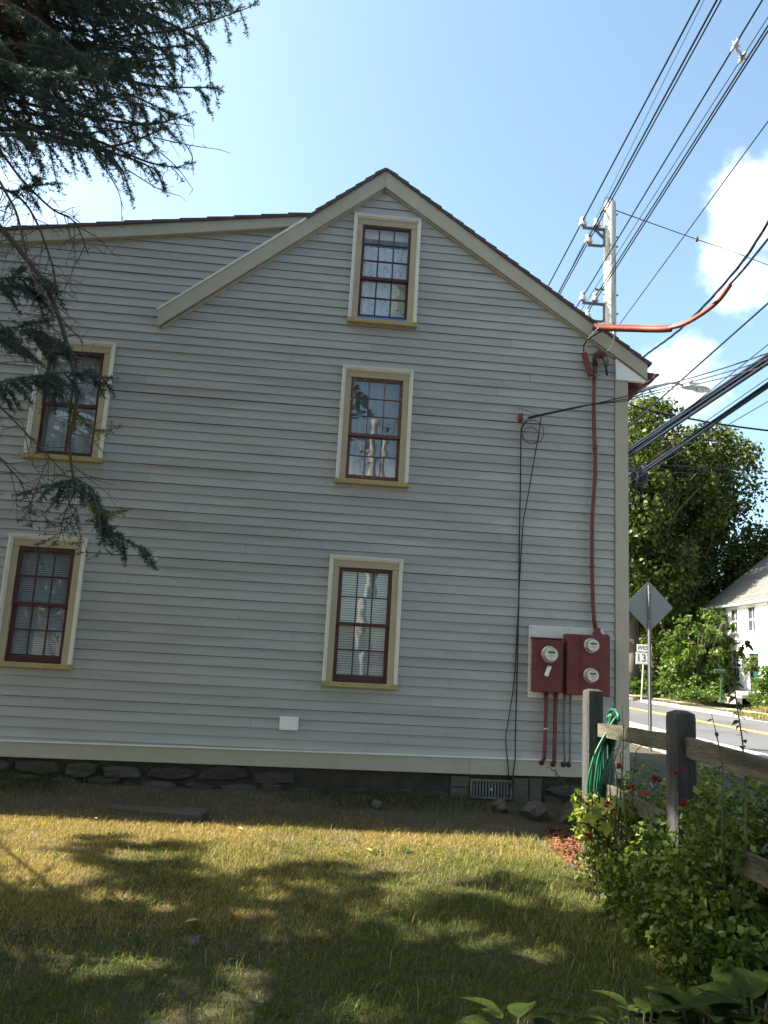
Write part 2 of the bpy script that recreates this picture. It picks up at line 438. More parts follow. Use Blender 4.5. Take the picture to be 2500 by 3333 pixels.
def strip(name, xp0, xp1, y0, y1, dz, mt, thick=0.0, n=24, zf=None, parent=None):
    """a sheet (or kerb) running along the road at distance xp from the road's base line"""
    b = MB(); ys = np.linspace(y0, y1, n)
    prev = None
    for k, y in enumerate(ys):
        z = (float(road_z(y)) if zf is None else zf(y)) + dz
        ring = [(xp0 + RA * y, y, z), (xp1 + RA * y, y, z)]
        if thick: ring += [(xp1 + RA * y, y, z - thick), (xp0 + RA * y, y, z - thick)]
        o = len(b.v); b.v += ring
        if prev is not None:
            if thick:
                for i in range(4):
                    j = (i + 1) % 4
                    b.f.append((prev + i, prev + j, o + j, o + i))
            else: b.f.append((prev, prev + 1, o + 1, o))
        prev = o
    return b.build(name, mt, parent)


tag(strip('road', 9.0, 17.25, -30, 90, 0.0, M_ASPHALT, n=60), kind='structure')
for a in (13.12, 13.34):
    tag(strip('road_marking', a, a + 0.11, -30, 90, 0.004, M_YELLOW, n=40), kind='structure')
for a in (9.55, 16.75):
    tag(strip('road_marking', a, a + 0.11, -30, 90, 0.004, M_WPAINT, n=40), kind='structure')
kb = tag(bpy.data.objects.new('kerb', None), kind='structure'); COL.objects.link(kb)
tag(strip('kerb', 8.86, 9.0, -30, 90, 0.11, M_CONC, thick=0.3, n=40), kind='structure')
yy = 33.2
bpy.data.objects.remove(kb)
pv = bpy.data.objects.new('pavement', MB().box(0, 0.01, 0, 0.01, -3, -2.99).mesh('pavement', M_CONC)); COL.objects.link(pv)
bpy.data.objects.remove(pv)
# far kerb, its stones laid end to end, dropping out at the drive
fk = strip('kerb', 17.25, 17.27, 35.6, 80, 0.10, M_CONC, thick=0.25, n=20)
tag(fk, kind='structure')
y = 34.0
while y < 62:
    ln = 1.9
    d = 0.13 * min(1.0, max(0.15, (y - 33.2) / 2.6))
    st = strip('kerb_stone', 17.24, 17.40, y, y + ln - 0.02, d + random.uniform(-0.008, 0.008), M_CONC, thick=0.3, n=2, parent=fk)
    y += ln
near_pv = strip('pavement', 6.9, 8.86, -30, 60, 0.10, M_CONC, thick=0.12, n=30); tag(near_pv, kind='structure')
tag(strip('pavement', 4.35, 6.6, -30, 9.2, 0.03, M_CONC, n=20), kind='structure')
tag(strip('pavement', 18.35, 19.75, 10, 80, 0.115, M_CONC, n=40), kind='structure')

# ------------------------------------------------------------------ the grey house
WY = 9.5
PX, PZ = 0.544, 7.997            # roof peak on the gable
RS = 0.675                       # slopes: right, left trim, low rear roof
LS = 0.83
JX = -0.334; JZ = 7.254; DS = 0.1615
XL, XR = -13.5, 3.80
house = thing('house', (-2.0, WY, 0.0), 'grey clapboard gable house with tan trim and small paned maroon windows, beside the lawn', 'house')


def roof_r(x): return PZ - RS * (x - PX)
def roof_l(x): return PZ - LS * (PX - x)
def roof_d(x): return JZ - DS * (JX - x)


def clip(poly, a, b, c):
    """keep a*x+b*z<=c"""
    out = []
    for i in range(len(poly)):
        p, q = poly[i], poly[(i + 1) % len(poly)]
        dp = a * p[0] + b * p[1] - c; dq = a * q[0] + b * q[1] - c
        if dp <= 0: out.append(p)
        if dp * dq < 0:
            t = dp / (dp - dq); out.append((p[0] + (q[0] - p[0]) * t, p[1] + (q[1] - p[1]) * t))
    return out


def area(poly):
    return 0.5 * sum(poly[i][0] * poly[(i + 1) % len(poly)][1] - poly[(i + 1) % len(poly)][0] * poly[i][1] for i in range(len(poly)))


def water(x): return 0.620 + 0.0095 * x    # top edge of the sloping water table

# windows: outer moulding box x0,x1,z0,z1, style
WIN = [('top', 0.176, 1.040, 5.815, 7.294), ('mid', 0.154, 1.035, 3.745, 5.228), ('low', 0.153, 1.023, 1.348, 2.858),
       ('lu', -3.495, -2.606, 3.775, 5.262), ('ll', -3.520, -2.656, 1.380, 2.865)]

ROW = 0.1098
SPLIT_AT = {}
joints = {}
def addj(x, z): joints.setdefault(int(round((z - 0.64) / ROW - 0.5)), []).append(x)
for jx, jz in ((-0.49, 5.36), (-2.05, 3.62), (0.06, 3.0), (-0.20, 3.11), (0.35, 2.92), (0.62, 2.83), (-0.62, 0.95), (-0.28, 1.03),
               (1.6, 1.75), (2.9, 4.4), (-1.3, 4.62), (2.1, 5.05), (-2.4, 1.2)): addj(jx, jz)
mats_planks = M_CLAP


def plank(poly, zb):
    if len(poly) < 3 or abs(area(poly)) < 0.0012: return
    j = random.uniform(-0.0028, 0.0028)
    fy = lambda z: WY - 0.021 + (z - zb) * 0.130 + j
    MB().prism(poly, fy, WY + 0.004).build('plank', mats_planks, house)


i = -1
while True:
    zb = 0.625 + i * ROW + 0.006 + random.uniform(-0.003, 0.003); zt = zb + ROW - 0.0035
    if zb > 7.8: break
    # x spans of this course
    spans = [(XL, 3.629)]
    cuts = sorted(joints.get(i, []))
    if random.random() < 0.55:
        c = random.uniform(-12.6, -4.4); cuts.append(c)
    if random.random() < 0.55:
        cuts.append(random.uniform(-2.3, 3.3))
    xs = JX - (JZ - 0.02 - (zb + zt) / 2) / LS if zb > 5.60 else None
    if xs is not None: xs = PX - (PZ - 0.12 - (zb + zt) / 2) / LS; cuts.append(xs)
    cuts = sorted(c for c in cuts if XL + 0.3 < c < 3.5)
    edges = [XL] + cuts + [3.629]
    for a, b in zip(edges[:-1], edges[1:]):
        pieces = [(a + 0.0012, b - 0.0012, zb, zt)]
        for (_, wx0, wx1, wz0, wz1) in WIN:
            hx0, hx1, hz0, hz1 = wx0 + 0.02, wx1 - 0.02, wz0 + 0.02, wz1 - 0.02
            new = []
            for (p0, p1, q0, q1) in pieces:
                if p1 <= hx0 or p0 >= hx1 or q1 <= hz0 or q0 >= hz1: new.append((p0, p1, q0, q1)); continue
                if p0 < hx0: new.append((p0, hx0, q0, q1))
                if p1 > hx1: new.append((hx1, p1, q0, q1))
                m0, m1 = max(p0, hx0), min(p1, hx1)
                if q0 < hz0: new.append((m0, m1, q0, hz0))
                if q1 > hz1: new.append((m0, m1, hz1, q1))
            pieces = new
        for (p0, p1, q0, q1) in pieces:
            poly = [(p0, q0), (p1, q0), (p1, q1), (p0, q1)]
            xm = (p0 + p1) / 2
            if xs is not None and xm < xs or (xs is None and xm < JX and b <= JX + 3):
                if q1 > 5.3: poly = clip(poly, -DS, 1, JZ - DS * JX - 0.13)
            if xs is not None and xm > xs:
                poly = clip(poly, -LS, 1, PZ - LS * PX - 0.12); 
                if len(poly) > 2: poly = clip(poly, RS, 1, PZ + RS * PX - 0.12)
            elif xs is None and q1 > 5.4 and len(poly) > 2:
                poly = clip(poly, RS, 1, PZ + RS * PX - 0.12)
            if i <= 0 and len(poly) > 2: poly = clip(poly, 0.0095, -1, -0.620 + 0.004)
            plank(poly, zb)
    i += 1

nh = MB()
for k in range(230):
    q = random.randint(0, 52); z_ = 0.625 + q * ROW + random.uniform(0.022, 0.045); x_ = round(random.uniform(-3.3, 3.5) / 0.41) * 0.41 + random.uniform(-0.03, 0.03)
    if z_ > min(roof_r(x_) - 0.4, (roof_d(x_) if x_ < JX else roof_l(x_)) - 0.4): continue
    if any(w[1] - 0.03 < x_ < w[2] + 0.03 and w[3] - 0.03 < z_ < w[4] + 0.03 for w in WIN): continue
    nh.lathe([(0.0042, 0), (0.003, 0.0015)], (x_, WY - 0.0205 + (z_ - 0.625 - q * ROW) * 0.125 - 0.002, z_), 'y', 6)
tag(nh.build('nail_heads', M_STONE, house), kind='stuff')
# sheathing behind the boards, in rectangles round the window openings
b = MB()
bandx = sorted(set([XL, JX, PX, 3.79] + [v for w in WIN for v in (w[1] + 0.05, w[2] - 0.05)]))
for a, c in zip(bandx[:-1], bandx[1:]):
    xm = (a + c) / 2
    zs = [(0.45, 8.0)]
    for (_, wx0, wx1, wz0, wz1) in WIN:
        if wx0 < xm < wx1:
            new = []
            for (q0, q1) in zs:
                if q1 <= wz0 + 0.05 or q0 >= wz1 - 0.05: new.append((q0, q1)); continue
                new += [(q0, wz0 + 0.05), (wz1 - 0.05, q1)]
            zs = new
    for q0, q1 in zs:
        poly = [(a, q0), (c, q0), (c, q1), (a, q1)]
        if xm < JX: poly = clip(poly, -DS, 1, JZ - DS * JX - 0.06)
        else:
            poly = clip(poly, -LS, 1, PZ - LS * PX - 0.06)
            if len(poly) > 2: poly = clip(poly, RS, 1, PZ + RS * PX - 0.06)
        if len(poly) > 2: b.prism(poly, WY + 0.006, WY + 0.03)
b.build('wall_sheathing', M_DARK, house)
# the other outer walls
HY1 = 18.0
MB().box(3.62, 3.79, WY + 0.032, HY1, 0.45, 5.75).build('front_wall', M_CLAP, house)
MB().box(XL, XL + 0.15, WY + 0.032, HY1, 0.45, 5.75).build('rear_wall', M_CLAP, house)
MB().prism([(XL, 0.45), (3.79, 0.45), (3.79, 5.78), (PX, PZ - 0.08), (JX, JZ - 0.08), (XL, roof_d(XL) - 0.08)], HY1, HY1 + 0.1).build('side_wall', M_CLAP, house)
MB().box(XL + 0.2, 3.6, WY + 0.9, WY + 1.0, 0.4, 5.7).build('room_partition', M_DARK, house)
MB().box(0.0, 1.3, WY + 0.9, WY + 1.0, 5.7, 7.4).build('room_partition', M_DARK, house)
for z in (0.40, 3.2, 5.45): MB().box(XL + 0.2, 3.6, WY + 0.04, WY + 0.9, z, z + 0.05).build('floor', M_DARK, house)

# roofs: shingle courses whose butts step along the rake
def courses(xa, za, xb, zb_, n, y0, y1, jitter=0.0):
    """courses from eave (xa,za) up to ridge (xb,zb_)"""
    dx, dz = (xb - xa) / n, (zb_ - za) / n
    ln = math.hypot(dx, dz); ux, uz = dx / ln, dz / ln; nxx, nzz = -uz, ux
    if nzz < 0: nxx, nzz = -nxx, -nzz
    for k in range(n):
        ax, az = xa + dx * k, za + dz * k
        bx, bz = ax + dx * 1.5, az + dz * 1.5
        if k == n - 1: bx, bz = xb, zb_
        t0 = 0.030; t1 = 0.008
        e = random.uniform(-jitter, jitter)
        poly = [(ax + nxx * -0.02, az + nzz * -0.02), (bx + nxx * -0.02, bz + nzz * -0.02), (bx + nxx * t1, bz + nzz * t1), (ax + nxx * t0, az + nzz * t0)]
        if area(poly) < 0: poly = poly[::-1]
        MB().prism(poly, y0 + e, y1).build('shingle', M_SHINGLE, house)


courses(4.085, roof_r(4.085) - 0.035, PX, PZ - 0.035, 24, WY - 0.105, HY1 + 0.2, 0.006)
courses(JX - 0.1, roof_l(JX - 0.1) - 0.03, PX - 0.002, PZ - 0.037, 8, WY - 0.105, HY1 + 0.2, 0.006)
courses(XL - 0.2, roof_d(XL - 0.2) - 0.03, JX, JZ - 0.03, 40, WY - 0.095, HY1 + 0.2, 0.006)
# roof deck under them
MB().prism([(4.02, roof_r(4.02) - 0.115), (4.02, roof_r(4.02) - 0.062), (PX, PZ - 0.062), (PX, PZ - 0.13)], WY - 0.03, HY1 + 0.1).build('roof_deck', M_TRIM, house)
MB().prism([(PX, PZ - 0.13), (PX, PZ - 0.062), (JX, roof_l(JX) - 0.06), (JX, roof_l(JX) - 0.12)], WY - 0.03, HY1 + 0.1).build('roof_deck', M_TRIM, house)
MB().prism([(JX, JZ - 0.12), (JX, JZ - 0.058), (XL - 0.1, roof_d(XL - 0.1) - 0.058), (XL - 0.1, roof_d(XL - 0.1) - 0.12)], WY - 0.03, HY1 + 0.1).build('roof_deck', M_TRIM, house)

# rake boards
def rake(poly, y0, y1, name='rake_board', mt=None):
    if area(poly) < 0: poly = poly[::-1]
    return MB().prism(poly, y0, y1).build(name, mt or M_TRIM, house)


t, bt = 0.052, 0.262
rake([(PX + 0.002, PZ - t), (4.04, roof_r(4.04) - t), (4.034, 5.372), (3.93, roof_r(3.93) - bt), (PX + 0.002, PZ - bt - 0.03)], WY - 0.085, WY - 0.002)
rake([(PX - 0.002, PZ - t), (JX, roof_l(JX) - t), (-2.151, roof_l(-2.151) - 0.028), (-2.131, 5.528), (PX - 0.002, PZ - bt - 0.03)], WY - 0.084, WY - 0.002)
rake([(-0.30, roof_l(-0.30) - 0.052), (-2.160, roof_l(-2.160) - 0.024), (-2.160, roof_l(-2.160) + 0.001), (-0.36, roof_l(-0.36) - 0.012)], WY - 0.092, WY - 0.003, 'drip_cap_or_lit_edge', M_CREAM)  # cream strip puts the light on the left rake's top edge into colour
rake([(JX - 0.04, roof_d(JX) - 0.052), (XL, roof_d(XL) - 0.052), (XL, roof_d(XL) - 0.225), (-2.0, roof_d(-2.0) - 0.205), (-0.55, roof_d(-0.55) - 0.18)], WY - 0.075, WY - 0.004, 'fascia_board')
# thin bed moulding under the boards
rake([(PX + 0.01, PZ - bt - 0.035), (3.60, roof_r(3.60) - bt - 0.005), (3.60, roof_r(3.60) - bt - 0.026), (PX + 0.01, PZ - bt - 0.056)], WY - 0.045, WY - 0.002, 'bed_moulding')
rake([(PX - 0.01, PZ - bt - 0.035), (-2.10, 5.530), (-2.08, 5.520), (PX - 0.01, PZ - bt - 0.056)], WY - 0.045, WY - 0.002, 'bed_moulding')
# eave return: white triangle and its soffit
rake([(3.632, 5.350), (4.030, 5.350), (4.026, 5.366), (3.632, roof_r(3.632) - bt - 0.02)], WY - 0.062, WY - 0.003, 'eave_return', M_WHITE)
MB().box(3.80, 4.03, WY + 0.002, HY1, 5.352, 5.372).build('soffit', M_MAROON, house)
g = MB()   # gutter along the front eave, an ogee trough
prof = [(4.035, 5.38), (4.10, 5.375), (4.16, 5.40), (4.21, 5.45), (4.225, 5.50), (4.285, 5.525), (4.285, 5.555), (4.235, 5.55), (4.19, 5.47), (4.12, 5.42), (4.045, 5.42)]
g.prism(prof, WY + 0.12, HY1); g.prism([(4.036, 5.425), (4.115, 5.425), (4.185, 5.475), (4.23, 5.552), (4.036, 5.56)], WY + 0.12, WY + 0.13)
g.build('gutter', M_MAROON, house)
g = MB(); g.prism([(3.82, 5.06), (4.03, 5.34), (3.82, 5.34)], WY + 0.15, HY1); g.build('cornice_board', M_MAROON, house)
# corner board and water table
MB().bev(3.632, 3.80, WY - 0.036, WY + 0.03, 0.47, 5.348, 0.004).build('corner_board', M_TRIM, house)
wt = [(XL, 0.405), (0.8, 0.425), (3.630, 0.462), (3.630, water(3.63) - 0.012), (XL, water(XL) - 0.012)]
rake([(XL, 0.355), (1.9, 0.45), (1.9, water(1.9) - 0.012), (XL, water(XL) - 0.012)], WY - 0.048, WY + 0.03, 'water_table_board')
rake([(1.903, 0.45), (3.630, 0.476), (3.630, water(3.63) - 0.012), (1.903, water(1.9) - 0.012)], WY - 0.050, WY + 0.03, 'water_table_board')
rake([(XL, water(XL) - 0.010), (3.630, water(3.63) - 0.010), (3.630, water(3.63) + 0.004), (XL, water(XL) + 0.004)], WY - 0.064, WY + 0.0, 'drip_cap_or_lit_edge', M_CREAM)

# ---- windows
def add_sash(win, name, x0, x1, z0, z1, yf, cols, rows, mt, stile=0.040, top=0.040, bot=0.040, munt=0.017):
    s = MB()
    yb = yf + 0.034
    s.bev(x0, x0 + stile, yf, yb, z0, z1, 0.003); s.bev(x1 - stile, x1, yf, yb, z0, z1, 0.003)
    s.bev(x0 + stile, x1 - stile, yf + 0.0006, yb, z0, z0 + bot, 0.003); s.bev(x0 + stile, x1 - stile, yf + 0.0006, yb, z1 - top, z1, 0.003)
    gx0, gx1, gz0, gz1 = x0 + stile, x1 - stile, z0 + bot, z1 - top
    cw = (gx1 - gx0 - munt * (cols - 1)) / cols; rh = (gz1 - gz0 - munt * (rows - 1)) / rows
    sash = s.build(name, mt, win)
    mu = MB()
    for c in range(1, cols):
        xx = gx0 + c * cw + (c - 1) * munt; mu.bev(xx, xx + munt, yf + 0.004, yf + 0.026, gz0, gz1, 0.004)
    for r in range(1, rows):
        zz = gz0 + r * rh + (r - 1) * munt; mu.bev(gx0, gx1, yf + 0.0046, yf + 0.026, zz, zz + munt, 0.004)
    if cols * rows > 1: mu.build('muntins', mt, win)
    for c in range(cols):
        for r in range(rows):
            px0 = gx0 + c * (cw + munt); pz0 = gz0 + r * (rh + munt)
            an = random.uniform(-0.004, 0.004); am = random.uniform(-0.004, 0.004)
            e = 0.003; yg = yf + 0.018
            v = [(px0 - e, yg - an * cw - am * rh, pz0 - e), (px0 + cw + e, yg + an * cw - am * rh, pz0 - e),
                 (px0 + cw + e, yg + an * cw + am * rh, pz0 + rh + e), (px0 - e, yg - an * cw + am * rh, pz0 + rh + e)]
            MB().add(v, [(0, 1, 2, 3)]).build('pane', M_GLASS, win)


def wavy(win, name, x0, x1, z0, z1, y, mt, folds, amp):
    n = 60; v = []; f = []
    for k in range(n + 1):
        x = x0 + (x1 - x0) * k / n
        d = amp * math.sin(folds * 2 * math.pi * k / n + 0.7 * math.sin(k * 0.3))
        v += [(x, y + d, z0), (x, y + d * 0.6, z1)]
    for k in range(n): f.append((2 * k, 2 * k + 2, 2 * k + 3, 2 * k + 1))
    return MB().add(v, f).build(name, mt, win, True)


def make_window(kind, x0, x1, z0, z1):
    mo = 0.044                                  # moulding width
    ca = MB()                                   # casing: two jambs and a head
    sx0, sx1 = x0 + 0.118, x1 - 0.118           # sash opening
    sz0 = z0 + 0.062; sz1 = z1 - 0.128
    yf = WY - 0.046
    ca.bev(x0 + mo - 0.002, sx0, yf, WY + 0.03, sz0 - 0.05, sz1, 0.003); ca.bev(sx1, x1 - mo + 0.002, yf, WY + 0.03, sz0 - 0.05, sz1, 0.003)
    win = ca.build('window', M_CASE, house)
    MB().bev(x0 + mo - 0.002, x1 - mo + 0.002, yf - 0.0015, WY + 0.03, sz1 + 0.002, z1 - mo + 0.004, 0.003).build('head_casing', M_CASE, win)
    mb = MB()
    for (a, bb, yq) in ((0.0, 0.020, 0.030), (0.020, 0.034, 0.022), (0.034, 0.044, 0.012)):
        q = yf - yq
        mb.bev(x0 + a, x0 + bb, q, WY - 0.02, z0 + 0.058, z1 - a, 0.003); mb.bev(x1 - bb, x1 - a, q, WY - 0.02, z0 + 0.058, z1 - a, 0.003)
        mb.bev(x0 + bb, x1 - bb, q + 0.0007, WY - 0.02, z1 - bb, z1 - a, 0.003)
    mb.build('moulding', M_CREAM, win)
    MB().box(x0 - 0.004, x1 + 0.004, yf - 0.034, WY - 0.02, z1 + 0.001, z1 + 0.010).build('drip_cap_or_lit_edge', M_CREAM, win)
    MB().bev(x0 - 0.006, x1 + 0.006, yf - 0.044, WY + 0.03, z0, z0 + 0.056, 0.004).build('sill', M_SILL, win)
    nl = MB()
    for fx in (0.025, 0.29, 0.68, 0.975):
        nl.lathe([(0.006, 0), (0.006, 0.002)], (x0 + fx * (x1 - x0), yf - 0.0432, z0 + random.uniform(0.022, 0.036)), 'y', 8)
    nl.build('nail_heads', M_STONE, win)
    old = kind in ('mid', 'lu')
    sm = M_SASHOLD if kind == 'mid' else M_SASH
    frac = {'top': 0.585, 'mid': 0.565, 'low': 0.50, 'lu': 0.52, 'll': 0.50}[kind]
    cols, ru, rl = {'top': (3, 3, 2), 'mid': (3, 3, 2), 'low': (3, 2, 2), 'lu': (2, 1, 1), 'll': (3, 2, 2)}[kind]
    bz = sz0 - 0.004
    if kind == 'top':
        MB().box(sx0 + 0.002, sx1 - 0.002, WY - 0.03, WY + 0.02, bz, bz + 0.048).build('blue_tape_strip', M_BLUE, win); bz += 0.05
    zm = sz1 - (sz1 - bz) * frac
    bot = {'top': 0.036, 'mid': 0.07, 'low': 0.085, 'lu': 0.06, 'll': 0.085}[kind]
    st = {'top': 0.032, 'mid': 0.036, 'low': 0.044, 'lu': 0.034, 'll': 0.044}[kind]
    mw = {'top': 0.018, 'mid': 0.012, 'low': 0.015, 'lu': 0.026, 'll': 0.016}[kind]
    add_sash(win, 'upper_sash', sx0 + 0.001, sx1 - 0.001, zm - 0.016, sz1 - 0.001, WY - 0.034, cols, ru, sm, stile=st, top=st, bot=0.040, munt=mw)
    add_sash(win, 'lower_sash', sx0 + 0.001, sx1 - 0.001, bz, zm + 0.016, WY + 0.001, cols, rl, sm, stile=st, top=0.030, bot=bot, munt=mw)
    yb = WY + 0.052
    if kind in ('low', 'll'):
        bl = MB(); n = 46 if kind == 'low' else 52; zz0 = bz + 0.04
        for k in range(n):
            zc = zz0 + (sz1 - zz0) * (k + 0.5) / n; h = (sz1 - zz0) / n
            bl.add([(sx0 + 0.012, yb - 0.006, zc - h * 0.40), (sx1 - 0.012, yb - 0.006, zc - h * 0.40), (sx1 - 0.012, yb + 0.008, zc + h * 0.42), (sx0 + 0.012, yb + 0.008, zc + h * 0.42)], [(0, 1, 2, 3)])
        o = bl.build('blind', M_BLIND, win)
        if kind == 'low':
            cu = MB(); cu.tube([(sx1 - 0.15, yb - 0.02, sz1 - 0.05), (sx1 - 0.16, yb - 0.02, zm + 0.2), (sx1 - 0.13, yb - 0.02, zm - 0.1)], 0.004, 6); cu.build('blind_cord', M_CREAM, win)
    elif kind == 'top':
        wavy(win, 'curtain', sx0 + 0.006, sx1 - 0.006, bz + 0.02, sz1 - 0.24, yb + 0.02, M_LACE, 7, 0.010)
        MB().box(sx0 + 0.004, sx1 - 0.004, yb, yb + 0.02, sz1 - 0.135, sz1).build('shade_roll', M_WHITE, win)
        for q in (0.16, 0.82): MB().tube([(sx0 + q * (sx1 - sx0), yb, sz1 - 0.13), (sx0 + (q - 0.01) * (sx1 - sx0), yb, sz1 - (0.30 if q < .5 else .62))], 0.0035, 6).build('shade_cord', M_WHITE, win)
    elif kind == 'mid':
        wavy(win, 'curtain', sx0 + 0.006, sx1 - 0.006, bz + 0.02, sz1 - 0.02, yb + 0.03, M_SHEER, 9, 0.014)
    else:
        wavy(win, 'curtain', sx0 + 0.006, sx1 - 0.006, bz + 0.02, sz1 - 0.02, yb + 0.03, M_CURT, 6, 0.012)
    return win


for w in WIN: make_window(*w)

# ---- stone foundation: irregular fieldstones in the wall's face
MB().box(XL, 3.79, WY + 0.012, WY + 0.30, -0.3, 0.449).build('foundation_wall', M_MORTAR, house)


def stone_mesh(w, h, d, seed):
    r = random.Random(seed); me = MB()
    n = 10; ang = [2 * math.pi * (k + r.uniform(-0.25, 0.25)) / n for k in range(n)]
    out = []
    for a in ang:
        ca_, sa_ = math.cos(a), math.sin(a)
        q = 1.0 / (abs(ca_) ** 3.2 + abs(sa_) ** 3.2) ** (1 / 3.2) * r.uniform(0.72, 1.08)
        out.append((ca_ * q * w / 2, sa_ * q * h / 2))
    v = [(x, d * 0.4, z) for x, z in out] + [(x * 0.97, -d * 0.25, z * 0.97) for x, z in out] + [(x * 0.84 + r.uniform(-.012, .012), -d * r.uniform(0.5, 0.8), z * 0.80 + r.uniform(-.012, .012)) for x, z in out] + [(r.uniform(-.04, .04) * w, -d * 0.72, r.uniform(-.05, .05) * h)]
    f = []
    for k in range(n):
        j = (k + 1) % n
        f += [(k, j, n + j, n + k), (n + k, n + j, 2 * n + j, 2 * n + k), (2 * n + k, 2 * n + j, 3 * n)]
    return me.add(v, f)


def put_stone(x, z, w, h, d, seed):
    o = stone_mesh(w, h, d, seed).build('foundation_stone', M_STONE, house)
    o.location = (x, WY + 0.012, z)
    o.rotation_euler = (0, random.uniform(-0.06, 0.06), 0)


sd_ = 100
for zr_, hh, wa, wb in ((0.325, 0.18, 0.28, 0.62), (0.175, 0.17, 0.20, 0.50), (0.04, 0.15, 0.14, 0.36), (-0.05, 0.11, 0.10, 0.24)):
    x = -5.2
    while x < 3.75:
        w = random.uniform(wa, wb)
        xm = x + w / 2
        if not (1.66 < xm < 2.78 and zr_ > -0.02):
            parged = -0.1 < xm < 1.66
            if not (parged and random.random() < 0.35):
                put_stone(xm, zr_ + random.uniform(-0.03, 0.015), w * 1.05, hh * random.uniform(0.85, 1.15), random.uniform(0.05, 0.12) * (0.6 if parged else 1.0), sd_)
        sd_ += 1; x += w
# patch of block work round the vent
bb = [(1.70, 1.915, 0.30, 0.42), (1.70, 1.915, 0.17, 0.295), (1.70, 1.915, 0.03, 0.165), (2.42, 2.60, 0.05, 0.43), (1.92, 2.41, 0.02, 0.175), (2.61, 2.76, 0.18, 0.44)]
for (a, c, d, e) in bb: MB().bev(a, c, WY - 0.035 + random.uniform(-.01, .01), WY + 0.05, d, e, 0.012).build('concrete_block', M_BLOCK, house)

vent = thing('foundation_vent', (2.16, WY, 0.19), 'grey metal grate of upright bars set low in the stone foundation', 'vent')
fr = MB()
fr.bev(1.92, 2.41, WY - 0.045, WY - 0.01, 0.375, 0.40, 0.003); fr.bev(1.92, 2.41, WY - 0.045, WY - 0.01, 0.185, 0.21, 0.003)
fr.bev(1.92, 1.945, WY - 0.0445, WY - 0.01, 0.2105, 0.3745, 0.003); fr.bev(2.385, 2.41, WY - 0.0445, WY - 0.01, 0.2105, 0.3745, 0.003)
M_VENT = mat('dull_grey_grate_metal', (0.13, 0.135, 0.13), 0.6, 0.15, 14, metal=0.2); fr.build('frame', M_VENT, vent)
MB().box(1.94, 2.39, WY - 0.012, WY - 0.006, 0.20, 0.38).build('backing', M_INK, vent)
for k in range(12):
    xx = 1.955 + k * 0.0355
    MB().bev(xx, xx + 0.019, WY - 0.040, WY - 0.016, 0.2105, 0.3745, 0.003).build('bar', M_VENT, vent)
MB().lathe([(0.016, 0), (0.016, 0.01)], (2.167, WY - 0.036, 0.292), 'y', 8).build('knob', M_STEEL, vent)

# ------------------------------------------------------------------ things fixed to the gable wall
o = MB().bev(-0.293, -0.080, WY - 0.040, WY - 0.018, 0.838, 0.985, 0.004)
pl = thing('cover_plate', (-0.186, WY - 0.03, 0.84), 'small square white cover plate screwed low on the grey siding', 'plate')
o.build('plate', M_WHITE, pl)
sc = MB()
for x_, z_ in ((-0.262, 0.962), (-0.115, 0.965)): sc.lathe([(0.005, 0), (0.004, 0.003)], (x_, WY - 0.040, z_), 'y', 8)
sc.build('screws', M_STEEL, pl)

bk = thing('meter_backboard', (3.02, WY - 0.03, 1.34), 'white board fixed to the siding behind the maroon meter boxes', 'board')
MB().bev(2.570, 3.482, WY - 0.048, WY - 0.020, 1.340, 2.182, 0.004).build('board', M_PVC, bk)
sc = MB()
for x_, z_ in ((2.60, 2.15), (2.60, 2.05), (2.595, 1.42), (2.595, 1.37), (2.595, 1.66), (3.0, 2.16), (3.05, 2.15)):
    sc.lathe([(0.006, 0), (0.005, 0.003)], (x_, WY - 0.048, z_), 'y', 8)
sc.build('nail_heads', M_STONE, bk)


def meter(parent_box, x, z, ybase, sc_=1.0, ring=True):
    """socket meter: ring, glass drum, face with display"""
    rr = 0.086 * sc_
    mt = MB().lathe([(rr, 0), (rr, 0.018), (rr * 0.93, 0.024), (rr * 0.93, 0.03)], (x, ybase, z), 'y', 32).build('meter', M_METERRING, parent_box, False)
    MB().lathe([(rr * 0.86, 0.028), (rr * 0.86, 0.085), (rr * 0.80, 0.096)], (x, ybase, z), 'y', 32).build('housing', M_METERGLASS, mt)
    yf = ybase - 0.0975
    MB().lathe([(rr * 0.765, 0), (rr * 0.75, 0.004)], (x, yf + 0.003, z), 'y', 32).build('face', M_METERFACE, mt)
    MB().box(x - rr * 0.42, x + rr * 0.42, yf - 0.0035, yf - 0.0012, z + rr * 0.12, z + rr * 0.36).build('display', M_LCD, mt)
    pr = MB()
    for k, (a, bq, zz) in enumerate(((-0.22, 0.22, 0.52), (-0.5, -0.4, 0.3), (-0.14, 0.14, -0.04), (0.4, 0.5, 0.05), (-0.4, 0.4, -0.2), (-0.18, 0.18, -0.52))):
        pr.box(x + a * rr, x + bq * rr, yf - 0.003, yf - 0.0011, z + zz * rr - 0.0022, z + zz * rr + 0.0022)
    pr.build('print', M_INK, mt)
    return mt


